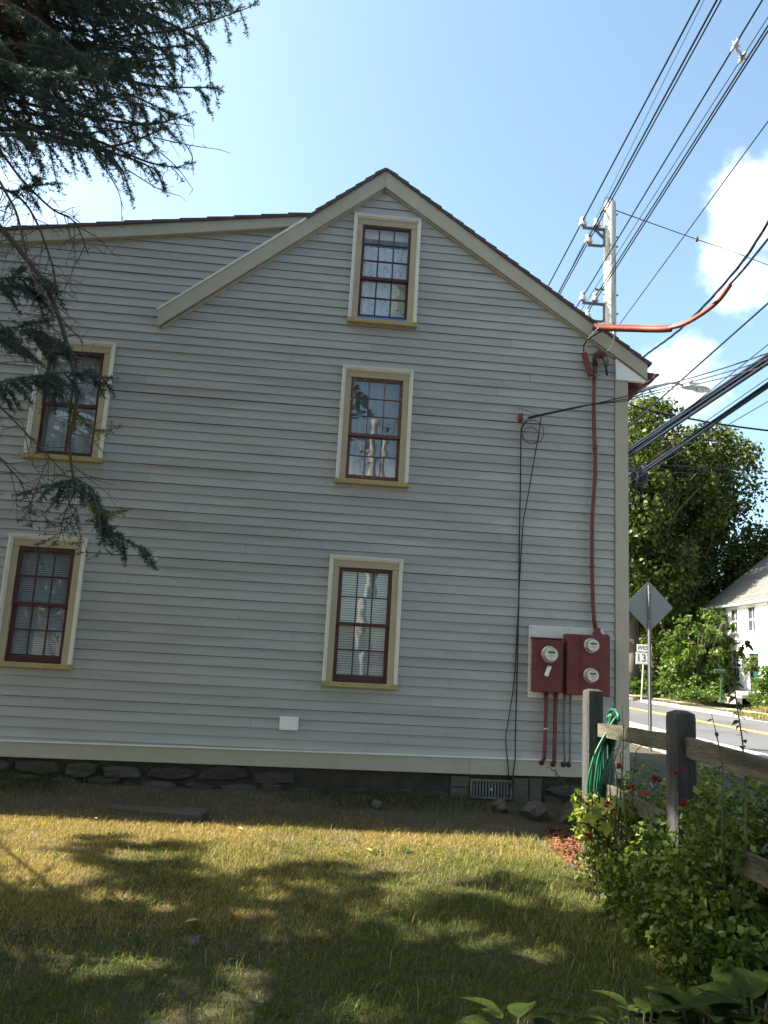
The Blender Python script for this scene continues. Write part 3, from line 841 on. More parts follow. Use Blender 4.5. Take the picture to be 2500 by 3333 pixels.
# left box
B1 = thing('meter_box', (2.77, WY - 0.05, 1.41), 'narrow maroon electric meter box with one round meter and a white tag', 'meter box', 'meter boxes on the wall')
d1 = 0.135; yb1 = WY - 0.050
MB().bev(2.603, 2.938, yb1 - d1, yb1, 1.411, 2.028, 0.008).build('cabinet', M_BOXRED, B1)
MB().bev(2.612, 2.930, yb1 - d1 - 0.004, yb1 - d1 + 0.001, 1.722, 2.018, 0.003).build('upper_cover', M_BOXRED, B1)
MB().bev(2.612, 2.930, yb1 - d1 - 0.007, yb1 - d1 + 0.001, 1.420, 1.718, 0.003).build('lower_cover', M_BOXRED, B1)
MB().box(2.70, 2.86, yb1 - d1 - 0.010, yb1 - d1 - 0.0065, 1.585, 1.592).build('cover_lip', M_BOXRED, B1)
meter(B1, 2.775, 1.845, yb1 - d1 - 0.004, 1.13)
MB().box(2.585, 2.945, yb1 - d1 - 0.02, yb1 + 0.0, 2.029, 2.038).build('rain_lip', M_BOXRED, B1)
# tag hanging on it
tg = thing('meter_tag', (2.755, yb1 - d1 - 0.03, 1.60), 'tilted white plastic tag hanging under the single meter', 'tag')
tm = MB(); tm.bev(-0.024, 0.024, -0.0015, 0.0015, -0.062, 0.062, 0.0008)
to = tm.build('tag_plate', M_WHITE, tg); to.matrix_parent_inverse = Matrix.Identity(4); to.location = (0, 0, 0.055); to.rotation_euler = (0, math.radians(20), 0)
hl = MB().lathe([(0.005, 0), (0.005, 0.001)], (-0.008, -0.0018, 0.05), 'y', 8).build('hole', M_INK, to)
tw = MB().tube([(-0.005, -0.004, 0.105), (0.012, -0.006, 0.14), (0.02, -0.01, 0.165)], 0.002, 5).build('wire_tie', M_BLACK, tg); tw.matrix_parent_inverse = Matrix.Identity(4)
# right box
B2 = thing('meter_box', (3.25, WY - 0.05, 1.40), 'wide maroon electric meter box with two round meters, one above the other', 'meter box', 'meter boxes on the wall')
d2 = 0.165
MB().bev(2.985, 3.500, yb1 - d2, yb1, 1.398, 2.098, 0.008).build('cabinet', M_BOXRED, B2)
MB().bev(2.992, 3.134, yb1 - d2 - 0.005, yb1 - d2 + 0.001, 1.405, 2.090, 0.003).build('side_cover', M_BOXRED, B2)
MB().bev(3.140, 3.494, yb1 - d2 - 0.006, yb1 - d2 + 0.001, 1.405, 2.090, 0.003).build('meter_cover', M_BOXRED, B2)
meter(B2, 3.262, 1.972, yb1 - d2 - 0.006, 1.0); meter(B2, 3.258, 1.630, yb1 - d2 - 0.006, 1.0)
MB().lathe([(0.052, 0), (0.052, 0.04), (0.040, 0.045), (0.040, 0.09)], (3.372, yb1 - 0.075, 2.098), 'z', 16).build('hub', M_BOXRED, B2)
lipm = MB()
for k in range(7): lipm.box(3.43 + k * 0.009, 3.438 + k * 0.009, yb1 - d2 + 0.01, yb1, 2.098, 2.10 + 0.008 * (k % 3))
lipm.build('paint_drips', M_BOXRED, B2)
MB().box(2.945, 2.98, yb1 - 0.075, yb1, 1.44, 1.52).build('nipple', M_BOXRED, B2)

# conduits from the boxes down to the water table
def conduit(label, pts, r, mt, hole):
    t_ = thing('conduit', (pts[-1][0], WY - 0.06, pts[-1][2]), label, 'conduit', 'conduits under the meter boxes')
    MB().tube(pts, r, 12).build('pipe', mt, t_, True)
    MB().lathe([(0.030, 0), (0.030, 0.006)], (hole[0], WY - 0.052, hole[1]), 'y', 14).build('entry_collar', M_INK, t_)
    zt = pts[0][2]
    MB().tube([(pts[0][0], pts[0][1], zt - 0.05), (pts[0][0], pts[0][1], zt - 0.012)], r * 1.22, 12).build('coupling', mt, t_, True)
    return t_


yc = WY - 0.085
c1 = conduit('thick dark red conduit with a silver clamp, first below the narrow meter box', [(2.782, yc, 1.41), (2.778, yc, 1.30), (2.772, yc, 0.9), (2.764, yc, 0.66), (2.748, yc + 0.01, 0.635), (2.742, WY - 0.04, 0.622)], 0.0225, M_RED, (2.742, 0.612))
MB().tube([(2.776, yc, 0.985), (2.776, yc, 1.005)], 0.027, 12).build('clamp', M_STEEL, c1, True)
MB().tube([(2.7805, yc, 1.335), (2.7805, yc, 1.395)], 0.012, 8).build('bare_stub', M_STEEL, c1)
conduit('thick dark red conduit without a clamp, below the right edge of the narrow meter box', [(2.892, yc, 1.41), (2.889, yc, 1.2), (2.886, yc, 0.9), (2.883, yc, 0.64), (2.88, yc + 0.01, 0.615), (2.878, WY - 0.04, 0.60)], 0.0235, M_RED, (2.878, 0.60))
conduit('thin grey conduit with a slight bend, left of the pair under the wide meter box', [(2.997, yc, 1.40), (2.997, yc, 1.15), (2.992, yc, 1.05), (2.999, yc, 0.85), (3.006, yc, 0.64), (3.0, WY - 0.04, 0.605)], 0.0125, M_GREYPVC, (3.0, 0.602))
conduit('thin straight grey conduit, right of the pair under the wide meter box', [(3.068, yc, 1.40), (3.067, yc, 1.1), (3.069, yc, 0.85), (3.066, yc, 0.64), (3.062, WY - 0.04, 0.605)], 0.0125, M_GREYPVC, (3.062, 0.602))

# service mast up the wall
ms = thing('service_mast', (3.34, WY - 0.07, 2.18), 'dark red service pipe with a weatherhead running up the wall by the corner', 'service pipe')
ym = WY - 0.075
MB().tube([(3.372, ym, 2.17), (3.352, ym, 2.30), (3.338, ym, 2.45), (3.330, ym, 2.7), (3.324, ym, 2.93), (3.322, ym, 3.3), (3.326, ym, 3.57), (3.345, ym, 3.85),
           (3.360, ym, 4.10), (3.358, ym, 4.35), (3.345, ym, 4.6), (3.336, ym, 4.97), (3.338, ym, 5.2), (3.350, ym, 5.45), (3.358, ym, 5.60)], 0.0245, 12).build('pipe', M_RED, ms, True)
for z_ in (4.42, 2.93): MB().tube([(3.325 if z_ < 3 else 3.355, ym, z_ - 0.016), (3.325 if z_ < 3 else 3.355, ym, z_ + 0.016)], 0.031, 12).build('strap', M_RED, ms, True)
wh = MB(); wh.tube([(3.352, ym, 5.50), (3.357, ym, 5.585), (3.368, ym - 0.01, 5.635), (3.40, ym - 0.02, 5.66), (3.44, ym - 0.04, 5.645), (3.462, ym - 0.05, 5.60), (3.465, ym - 0.055, 5.56)],
                   [0.030, 0.040, 0.052, 0.054, 0.048, 0.040, 0.030], 12)
wh.build('weatherhead', mat('dark_rusty_casting', (0.065, 0.026, 0.022), 0.6, 0.3, 20), ms, True)
cp = MB(); cp.tube([(3.455, ym - 0.05, 5.62), (3.475, ym - 0.055, 5.56), (3.48, ym - 0.055, 5.49)], [0.036, 0.040, 0.030], 10); cp.build('connector', M_BRACKET, ms, True)
cp = MB(); cp.tube([(3.478, ym - 0.055, 5.50), (3.485, ym - 0.055, 5.43), (3.493, ym - 0.055, 5.365)], 0.011, 8); cp.tube([(3.468, ym - 0.055, 5.50), (3.472, ym - 0.05, 5.42), (3.488, ym - 0.05, 5.37)], 0.009, 8); cp.build('tail_wire', M_BLACK, ms, True)
MB().tube([(3.37, ym - 0.04, 5.585), (3.385, ym - 0.05, 5.50), (3.402, ym - 0.05, 5.42), (3.39, ym - 0.05, 5.365), (3.345, ym - 0.045, 5.345), (3.30, ym - 0.04, 5.38), (3.275, ym - 0.04, 5.43)], 0.0105, 8).build('loop_wire', M_GREYPVC, ms, True)
tb = thing('splice_tube', (3.24, ym, 5.36), 'rusty red open tube hanging tilted under the rake board', 'tube')
tt = MB(); n = 18
p0, p1 = Vector((3.192, ym - 0.03, 5.650)), Vector((3.285, ym - 0.03, 5.352))
tt.tube([p0, p0.lerp(p1, .33), p0.lerp(p1, .66), p1], 0.037, n, caps=False); tt.tube([p1, p0.lerp(p1, .66), p0.lerp(p1, .33), p0], 0.033, n, caps=False)
tt.build('tube', M_RUST, tb, True)
MB().tube([p0 + (p1 - p0) * 0.02, p0 + (p1 - p0) * 0.05], 0.0345, n).build('end_plug', M_WHITE, tb)
sw = thing('service_wires', (3.3, ym, 5.66), 'three grey looping wires between the orange sheath and the rusty tube', 'wires')
MB().tube([(3.215, ym - 0.04, 5.66), (3.205, ym - 0.06, 5.74), (3.235, ym - 0.09, 5.83), (3.30, ym - 0.12, 5.91), (3.355, ym - 0.14, 5.965)], 0.009, 8).build('wire', M_STEEL, sw, True)
MB().tube([(3.188, ym - 0.04, 5.665), (3.183, ym - 0.06, 5.74), (3.21, ym - 0.09, 5.80), (3.29, ym - 0.10, 5.86), (3.42, ym - 0.14, 5.94)], 0.008, 8).build('wire', M_BLACK, sw, True)
MB().tube([(3.455, ym - 0.06, 5.655), (3.50, ym - 0.09, 5.70), (3.54, ym - 0.11, 5.78), (3.552, ym - 0.13, 5.85), (3.538, ym - 0.14, 5.95)], 0.010, 8).build('wire', M_STEEL, sw, True)

# telephone cable bracket, coil, down leads
br = thing('cable_bracket', (2.41, WY - 0.05, 4.74), 'small brown cable hook on the siding above the coiled cable', 'bracket')
MB().bev(2.382, 2.432, WY - 0.09, WY - 0.022, 4.700, 4.790, 0.006).build('plate', M_RED, br)
MB().tube([(2.42, WY - 0.09, 4.735), (2.44, WY - 0.12, 4.73), (2.47, WY - 0.13, 4.705), (2.50, WY - 0.12, 4.70)], 0.005, 6).build('hook', M_STEEL, br, True)
MB().tube([(2.38, WY - 0.03, 4.85), (2.40, WY - 0.05, 4.875), (2.43, WY - 0.04, 4.86), (2.44, WY - 0.06, 4.845), (2.50, WY - 0.06, 4.84), (2.56, WY - 0.07, 4.81), (2.62, WY - 0.08, 4.785)], 0.0035, 6).build('loose_wire', M_BLACK, br, True)
yk = WY - 0.05
ck = thing('cable_coil', (2.56, yk, 4.45), 'loops of thin black cable hanging on the siding under the small bracket', 'cable')
for (cx, cz, rr, cnt) in ((2.555, 4.565, 0.150, 2), (2.535, 4.515, 0.105, 2)):
    q = MB()
    q.tube([(cx + rr * math.cos(a) * 0.98, yk - 0.012 * cnt, cz + rr * math.sin(a)) for a in np.linspace(0, 2 * math.pi, 33)], 0.0042, 6)
    q.build('loop', M_BLACK, ck, True); yk -= 0.012
yk = WY - 0.045
def wall_cable(label, pts, r):
    c = MB().tube(pts, r, 6).build('wall_cable', M_BLACK, None, True)
    return tag(c, label, 'cable', 'cables down the gable wall')
wall_cable('black cable hanging straight down from the coil to the water table', [(2.62, yk - .05, 4.79), (2.50, yk - 0.04, 4.74), (2.43, yk - .01, 4.62), (2.416, yk, 4.5), (2.425, yk, 4.03), (2.428, yk, 3.2), (2.437, yk, 2.47), (2.436, yk, 1.9), (2.434, yk, 1.41), (2.430, yk, 0.9), (2.427, yk - 0.03, 0.66), (2.405, yk - 0.04, 0.49), (2.405, yk - 0.02, 0.40), (2.33, yk - 0.03, 0.16), (2.26, yk - 0.08, 0.02)], 0.0085)
wall_cable('thin black cable that bows out to the left before the water table', [(2.66, yk - .05, 4.80), (2.645, yk - 0.03, 4.6), (2.615, yk, 4.36), (2.53, yk, 3.8), (2.470, yk, 3.42), (2.455, yk, 3.1), (2.44, yk, 2.66), (2.428, yk, 2.2), (2.41, yk, 1.6), (2.385, yk, 1.35), (2.345, yk, 1.08), (2.318, yk, 0.90), (2.325, yk, 0.76), (2.338, yk - 0.03, 0.62), (2.352, yk - 0.03, 0.48), (2.352, yk, 0.40)], 0.0065)

# ------------------------------------------------------------------ hose on the fence post, fence
fence = thing('fence', (2.5, 5.2, 0), 'weathered grey post and rail fence beside the rose bed', 'fence')
def post(x, y, h, w, lean):
    b = MB(); k = w / 2; c = 0.016
    def ring(z, s, dx): return [(x + dx + a * s, y + bb_ * s, z) for a, bb_ in ((-k + c, -k), (k - c, -k), (k, -k + c), (k, k - c), (k - c, k), (-k + c, k), (-k, k - c), (-k, -k + c))]
    lv = [(-0.2, 1, 0), (h * 0.5, 1.0, lean * .5), (h - 0.05, 0.985, lean), (h - 0.018, 0.93, lean), (h, 0.42, lean)]
    vs = []; fs = []
    for z, s, dx in lv: vs += ring(z, s, dx)
    for i_ in range(len(lv) - 1):
        for q in range(8):
            q2 = (q + 1) % 8; fs.append((i_ * 8 + q, i_ * 8 + q2, i_ * 8 + 8 + q2, i_ * 8 + 8 + q))
    fs.append(tuple(range(len(lv) * 8 - 8, len(lv) * 8)))
    return b.add(vs, fs).build('post', M_FENCE, fence)
post(2.588, 7.3, 1.505, 0.152, 0.0); post(2.427, 5.2, 1.425, 0.150, 0.005); post(2.45, 3.1, 1.40, 0.160, 0.0)
def rail(p, q, h, th=0.04):
    p, q = Vector(p), Vector(q); b = MB(); vs = []; n = 6
    for k in range(n + 1):
        c = p.lerp(q, k / n); e = random.uniform(-0.004, 0.004); e2 = random.uniform(-0.003, 0.003)
        vs += [(c.x - th / 2 + e2, c.y, c.z - h / 2 + e), (c.x + th / 2 + e2, c.y, c.z - h / 2 + e), (c.x + th / 2 + e2, c.y, c.z + h / 2 + e), (c.x - th / 2 + e2, c.y, c.z + h / 2 + e)]
    fs = [(3, 2, 1, 0), (n * 4, n * 4 + 1, n * 4 + 2, n * 4 + 3)]
    for k in range(n):
        for a in range(4):
            a2 = (a + 1) % 4; fs.append((k * 4 + a, k * 4 + a2, k * 4 + 4 + a2, k * 4 + 4 + a))
    b.add(vs, fs).build('rail', M_RAIL, fence)
rail((2.625, 7.22, 1.150), (2.455, 5.26, 1.208), 0.115); rail((2.445, 5.14, 1.20), (2.50, 3.15, 1.12), 0.125)
rail((2.625, 7.22, 0.66), (2.455, 5.26, 0.68), 0.115); rail((2.445, 5.14, 0.66), (2.50, 3.15, 0.62), 0.125)
# thin wire mesh stapled behind the rails
wm = MB()
for k in range(16):
    yy_ = 7.15 - k * 0.25; wm.tube([(2.66 - 0.1 * min(1, (7.15 - yy_) / 2), yy_, 0.1), (2.66 - 0.1 * min(1, (7.15 - yy_) / 2), yy_, 1.12)], 0.0011, 4)
for z_ in (0.2, 0.42, 0.85, 1.02): wm.tube([(2.66, 7.2, z_), (2.56, 5.2, z_), (2.56, 3.2, z_)], 0.0011, 4)
wmo = wm.build('wire_mesh', M_BRACKET, fence); tag(wmo, kind='stuff')

hose = thing('garden_hose', (2.55, 7.2, 0.6), 'green garden hose hanging in long coils over the fence post', 'hose')
for k in range(11):
    a = k / 10.0; jx_ = random.uniform(-0.012, 0.012)
    xt, yt, zt_ = 2.690 - 0.02 * (k % 3), 7.14 - 0.018 * k, 1.30 - 0.012 * (k % 4)
    xl = 2.665 - 0.245 * a; zb_ = 0.56 + 0.09 * abs(a - 0.45) + random.uniform(-0.02, 0.02)
    pts = [(xt, yt, zt_), (2.68 - 0.07 * a + jx_, 7.17 - 0.02 * k, 1.18), (2.66 - 0.17 * a + jx_, 7.16 - 0.021 * k, 0.98), (xl + 0.01 + jx_, 7.15 - 0.021 * k, 0.80), (xl + jx_, 7.15 - 0.02 * k, 0.66),
           (xl + 0.03 + jx_, 7.14 - 0.02 * k, zb_), (xl + 0.075, 7.14 - 0.02 * k, zb_ - 0.025), (xl + 0.105, 7.16 - 0.02 * k, zb_ + 0.05),
           (min(2.70, xl + 0.14), 7.17 - 0.02 * k, 0.80), (2.69 - 0.02 * a, 7.18 - 0.02 * k, 1.05), (xt + 0.015, yt + 0.02, zt_ - 0.01)]
    sm_ = []
    P_ = [Vector(p) for p in pts]
    for q in range(len(P_) - 1):       # Catmull-Rom
        a0, a1, a2, a3 = P_[max(q - 1, 0)], P_[q], P_[q + 1], P_[min(q + 2, len(P_) - 1)]
        for t_ in np.linspace(0, 1, 5)[:-1]:
            sm_.append(0.5 * ((2 * a1) + (a2 - a0) * t_ + (2 * a0 - 5 * a1 + 4 * a2 - a3) * t_ ** 2 + (3 * a1 - a0 - 3 * a2 + a3) * t_ ** 3))
    sm_.append(P_[-1])
    MB().tube(sm_, 0.0115, 8).build('coil', M_HOSE, hose, True)
MB().tube([(2.70, 7.20, 1.30), (2.70, 7.14, 1.335), (2.70, 7.04, 1.335), (2.695, 6.96, 1.30), (2.69, 6.94, 1.25)], 0.016, 8).build('tie_loop', M_HOSE, hose, True)

# ------------------------------------------------------------------ utility poles, wires, street lamp
def insulator(x, y, z, parent, s=1.0):
    MB().lathe([(0.055 * s, -0.02), (0.115 * s, 0.0), (0.118 * s, 0.035), (0.085 * s, 0.05), (0.10 * s, 0.075), (0.098 * s, 0.10), (0.062 * s, 0.12), (0.062 * s, 0.17),
                (0.085 * s, 0.18), (0.085 * s, 0.21), (0.04 * s, 0.235)], (x, y, z), 'z', 14).build('insulator', M_PORC, parent, False)


def make_pole(x, y, zb, ztop, label):
    p = thing('utility_pole', (x, y, zb), label, 'utility pole', 'utility poles')
    MB().tube([(x, y, zb - 0.3), (x, y, zb + 4), (x, y, zb + 9), (x, y, ztop - 0.03), (x, y, ztop)], [0.20, 0.185, 0.172, 0.160, 0.145], 16).build('trunk', M_POLE, p, True)
    for z0, s, lens, top in ((13.93, 1.0, (0.80, 0.64, 0.40), True), (11.68, 0.85, (0.79, 0.65, 0.44), False)):
        dz = ztop - 14.78 + z0
        b = MB(); b.tube([(x - 0.16, y, dz), (x - lens[0], y, dz), ], 0.045, 8)
        b.tube([(x - 0.17, y, dz + 0.02), (x - 0.17, y, dz - 0.42), (x - 0.20, y, dz - 0.49), (x - 0.26, y, dz - 0.51), (x - lens[1], y, dz - 0.51)], 0.042, 8)
        if top: b.tube([(x - 0.17, y, dz - 0.27), (x - 0.43, y, dz - 0.03)], 0.04, 6)
        for q, e in ((lens[0], 0), (lens[2], 0), (lens[1], -0.51)): b.tube([(x - q + 0.02, y, dz + e - 0.04), (x - q + 0.02, y, dz + e + 0.08)], 0.03, 6)
        b.build('bracket', M_BRACKET, p, False)
        for q, e in ((lens[0], 0), (lens[2], 0), (lens[1], -0.51)): insulator(x - q + 0.02, y, dz + e + 0.08, p, s)
    b = MB()
    for dz in (13.75, 13.46, 12.0, 11.45, 14.45):
        z = ztop - 14.78 + dz; b.tube([(x - 0.2, y + 0.02, z), (x + 0.24, y + 0.02, z)], 0.014, 6); b.tube([(x + 0.20, y + 0.02, z), (x + 0.215, y + 0.02, z)], 0.035, 6)
    b.build('bolts', M_BRACKET, p)
    z = ztop - 14.78 + 12.12
    MB().tube([(x - 0.15, y, z), (x - 0.28, y, z + 0.03), (x - 0.34, y, z - 0.02), (x - 0.43, y, z)], 0.035, 6).build('dead_end_clamp', M_BRACKET, p)
    z = ztop - 14.78 + 14.52
    MB().tube([(x - 0.15, y, z), (x - 0.22, y - 0.05, z - 0.02), (x - 0.28, y - 0.1, z - 0.09), (x - 0.32, y - 0.1, z - 0.16)], 0.03, 6).build('wire_clamp', M_BRACKET, p)
    MB().tube([(x + 0.10, y - 0.1, ztop), (x - 0.02, y - 0.14, ztop + 0.06), (x - 0.20, y - 0.12, ztop + 0.07), (x - 0.24, y - 0.1, ztop - 0.12)], 0.008, 5).build('jumper', M_BLACK, p)
    return p


PX1, PY1 = 7.53, 20.0
SPAN = 36.0
make_pole(PX1, PY1, float(road_z(20)), 14.78, 'pale weathered wooden utility pole with porcelain insulators rising behind the grey house roof')
make_pole(PX1 - RA * SPAN, PY1 - SPAN, -0.1, 14.9, 'weathered wooden utility pole down the street that the window glass mirrors')


make_pole(2.45, -16.5, -0.1, 12.6, 'weathered wooden pole at the back of the yard mirrored in the middle gable window')


def wire(label, p0, slope, r, ext=(0.0, SPAN), cat='power line', grp='overhead wires', sag=0.35, mt=None, n=14, name='power_line'):
    """wire through p0 at the pole's depth, running with the road towards the camera (and a little past the pole)"""
    p0 = Vector(p0); pts = []
    for k in range(n + 1):
        d = ext[0] + (ext[1] - ext[0]) * k / n
        s_ = 4 * sag * (d / SPAN) * (1 - d / SPAN) if 0 <= d <= SPAN else 0
        # slope is the rise per metre near the pole, sag opens beyond the picture
        pts.append((p0.x - RA * d, p0.y - d, p0.z + slope * d + (sag * (max(d - 10, 0) / SPAN) ** 2)))
    o = MB().tube(pts, r, 6).build(name, mt or M_WIRE, None, True)
    return tag(o, label, cat, grp)


FAR = -45.0
wire('single thick line on the outermost insulator of the upper bracket', (6.725, 20, 14.105), -0.0185, 0.021, (FAR, SPAN), sag=0.5)
wire('hair thin line clipped near the top of the pale pole', (7.20, 20, 14.43), 0.055, 0.007, (-30, SPAN), sag=0.3)
wire('left cable of the close pair on the lowest insulator of the upper bracket', (6.915, 20, 13.66), 0.006, 0.022, (FAR, SPAN), sag=0.3)
wire('right cable of the close pair on the lowest insulator of the upper bracket', (6.975, 20, 13.64), 0.004, 0.016, (FAR, SPAN), sag=0.3)
wire('dark line on the outer insulator of the lower bracket', (6.79, 20, 11.91), 0.0115, 0.017, (FAR, SPAN), sag=0.3)
wire('thin line running from the clamp above the lower bracket', (7.10, 20, 12.13), 0.0, 0.009, (-30, SPAN), sag=0.3)
wire('dark line on the inner insulator of the lower bracket', (7.13, 20, 11.92), 0.0122, 0.017, (FAR, SPAN), sag=0.3)
wire('dark line on the lowest insulator of the lower bracket', (6.965, 20, 11.52), 0.0146, 0.017, (FAR, SPAN), sag=0.3)
wire('thin lone wire crossing the sky right of the pole', (7.748, 20, 11.067), 0.0278, 0.012, (-30, SPAN), sag=0.3)
wire('lone dark wire passing above the street lamp', (8.029, 20, 8.228), 0.0057, 0.018, (-6, SPAN), sag=0.3)
for k, (dx, dz) in enumerate(((0, 0.03), (0.03, -0.02), (-0.03, -0.05), (0.04, -0.085))):
    wire(['topmost', 'second', 'third', 'lowest'][k] + ' thick cable of the heavy telephone bundle by the house corner', (7.99 + dx, 20, 7.56 + dz), -0.040, [0.034, 0.030, 0.024, 0.030][k], (-3, SPAN), 'telephone cable', 'heavy telephone cables', 0.4)
wire('thick cable on its own just under the heavy telephone bundle', (7.989, 20, 7.374), -0.0300, 0.034, (-3, SPAN), 'telephone cable', 'heavy telephone cables', 0.4)
for k, (dz, r_) in enumerate(((0.035, 0.030), (-0.03, 0.027))):
    wire(['upper', 'lower'][k] + ' of the two thick cables that end at the black splice box', (8.296, 20, 6.95 + dz), 0.0047, r_, (0.3, SPAN), 'telephone cable', 'heavy telephone cables', 0.4)
wire('faint thin wire between the two groups of thick cables', (7.95, 20, 7.36), 0.012, 0.009, (-3, SPAN), 'telephone wire', sag=0.3)
wire('faint thin wire below the thick cables, higher of two', (7.95, 20, 6.85), 0.0, 0.008, (-3, SPAN), 'telephone wire', sag=0.3)
wire('faint thin wire below the thick cables, lower of two', (7.986, 20, 6.67), -0.028, 0.008, (-3, SPAN), 'telephone wire', sag=0.3)

spc = thing('cable_spacer', (6.48, 11.3, 12.0), 'pale grey star shaped plastic spacer clamped between two power lines near the top', 'cable spacer')
ca_, cb_ = Vector((6.299, 11.071, 12.011)), Vector((6.663, 11.505, 12.179)); cc_ = (ca_ + cb_) / 2; ax_ = (cb_ - ca_)
M_SPACER = mat('pale_grey_plastic', (0.42, 0.44, 0.46), 0.5, 0.06, 10)
b = MB(); b.tube([ca_, ca_.lerp(cc_, .5) + Vector((0, 0, -0.03)), cc_, cb_.lerp(cc_, .5) + Vector((0, 0, 0.03)), cb_], [0.028, 0.02, 0.03, 0.02, 0.028], 8); b.build('arm', M_SPACER, spc, True)
for e_ in (ca_, cb_):
    q = MB(); dv = Vector((-RA, -1, 0.012))
    q.tube([e_ - dv * 0.13, e_ - dv * 0.05, e_, e_ + dv * 0.05, e_ + dv * 0.13], [0.02, 0.038, 0.044, 0.038, 0.02], 8); q.build('clamp', M_SPACER, spc, True)
    for k in range(9):
        a = 6.283 * k / 9; d_ = Vector((math.cos(a), 0.3 * math.sin(3 * a), math.sin(a)))
        MB().tube([e_ + d_ * 0.03, e_ + d_ * 0.10], [0.010, 0.003], 5).build('spike', M_SPACER, spc)

for k, (dx, dz, lab) in enumerate(((-0.78, 11.9, 'outer insulator'), (-0.38, 11.9, 'inner insulator'), (-0.62, 11.4, 'lowest insulator'))):
    o = MB().tube([(2.45 + dx + (5.55 - 0.4 - 2.45 - dx) * q / 8, -16.5 + 0.5 * q / 8, dz + (14.1 - dz) * q / 8 - 0.3 * 4 * (q / 8) * (1 - q / 8)) for q in range(9)], 0.014, 6).build('power_line', M_WIRE, None, True)
    tag(o, 'short span from the yard pole ' + lab + ' to the street pole', 'power line', 'wires between the two poles behind the lens')
    o = MB().tube([(2.45 + dx - 2.2 * q, -16.5 + 1.0 * q, dz - 0.25 * q + 0.035 * q * q) for q in range(9)], 0.014, 6).build('power_line', M_WIRE, None, True)
    tag(o, 'long span leaving the yard pole ' + lab + ' towards the trees', 'power line', 'wires between the two poles behind the lens')

# splice hardware on the pole behind the corner
spb = thing('splice_box', (8.2, 19.9, 6.9), 'black cable splice box hung on the thick cables beside the corner board', 'splice box')
MB().bev(8.26, 8.52, 19.86, 20.06, 6.72, 7.12, 0.03).build('box', M_BLACK, spb)
MB().box(7.5, 8.55, 19.95, 20.02, 7.04, 7.12).build('arm', M_BRACKET, spb)
for k in range(7):
    x_ = 8.02 + 0.05 * k; rr_ = random.uniform(0.12, 0.24)
    MB().tube([(x_ + 0.1 * math.sin(q * 1.3 + k), 19.85 - 0.02 * k, 7.05 - q * rr_) for q in range(5)] + [(x_ + 0.16, 19.85, 6.75)], 0.016, 5).build('cable_loop', M_BLACK, spb, True)
MB().box(8.36, 8.38, 19.84, 19.856, 6.98, 7.09).build('label', M_WHITE, spb); MB().box(8.42, 8.44, 19.84, 19.856, 6.98, 7.09).build('label', M_WHITE, spb)

lamp = thing('street_lamp', (PX1, PY1, 9.0), 'grey street lamp on a long arm reaching out over the road', 'street lamp')
MB().tube([(PX1 + 0.15, PY1, 8.95), (8.2, PY1, 9.24), (8.8, PY1, 9.46), (9.15, PY1, 9.57), (9.35, PY1, 9.585), (9.62, PY1, 9.53)], 0.035, 10).build('arm', M_LAMP, lamp, True)
MB().tube([(PX1 + 0.15, PY1, 8.5), (8.1, PY1, 8.95), (8.55, PY1, 9.33)], 0.02, 8).build('brace', M_LAMP, lamp, True)
b = MB(); secs = [(9.55, 0.03, 0.05, 9.50), (9.62, 0.085, 0.075, 9.50), (9.80, 0.12, 0.085, 9.51), (10.0, 0.15, 0.075, 9.50), (10.18, 0.14, 0.055, 9.485), (10.30, 0.07, 0.03, 9.475), (10.33, 0.01, 0.01, 9.47)]
vs = []; fs = []; n = 14
for x_, ry, rz, zc in secs:
    for k in range(n):
        a = 2 * math.pi * k / n; vs.append((x_, PY1 + ry * math.cos(a), zc + rz * math.sin(a)))
for i_ in range(len(secs) - 1):
    for k in range(n): fs.append((i_ * n + k, i_ * n + (k + 1) % n, (i_ + 1) * n + (k + 1) % n, (i_ + 1) * n + k))
b.add(vs, fs).build('head', M_LAMP, lamp, True)
b = MB(); vs = []; fs = []
for x_, ry, zc in ((9.93, 0.12, 9.445), (10.0, 0.145, 9.43), (10.15, 0.13, 9.425), (10.28, 0.06, 9.445)):
    for k in range(9):
        a = math.pi + math.pi * k / 8; vs.append((x_, PY1 + ry * math.cos(a), zc + 0.02 + 0.06 * math.sin(a)))
for i_ in range(3):
    for k in range(8): fs.append((i_ * 9 + k, i_ * 9 + k + 1, i_ * 9 + 10 + k, i_ * 9 + 9 + k))
b.add(vs, fs).build('lens', M_LENS, lamp, True)
MB().bev(9.70, 9.98, PY1 - 0.09, PY1 + 0.09, 9.56, 9.635, 0.02).build('top_housing', M_LAMP, lamp)
MB().lathe([(0.03, 0), (0.035, 0.05), (0.03, 0.07)], (9.835, PY1, 9.635), 'z', 10).build('photocell', M_RUST, lamp)

# service drops and crossing wires
def free_wire(label, pts, r, cat='wire', mt=None, grp=None, name='service_wire'):
    P_ = [Vector(p) for p in pts]; out = []
    for q in range(len(P_) - 1):
        a0, a1, a2, a3 = P_[max(q - 1, 0)], P_[q], P_[q + 1], P_[min(q + 2, len(P_) - 1)]
        for t_ in np.linspace(0, 1, 9)[:-1]:
            out.append(0.5 * ((2 * a1) + (a2 - a0) * t_ + (2 * a0 - 5 * a1 + 4 * a2 - a3) * t_ ** 2 + (3 * a1 - a0 - 3 * a2 + a3) * t_ ** 3))
    out.append(P_[-1])
    o = MB().tube(out, r, 6).build(name, mt or M_WIRE, None, True)
    return tag(o, label, cat, grp)


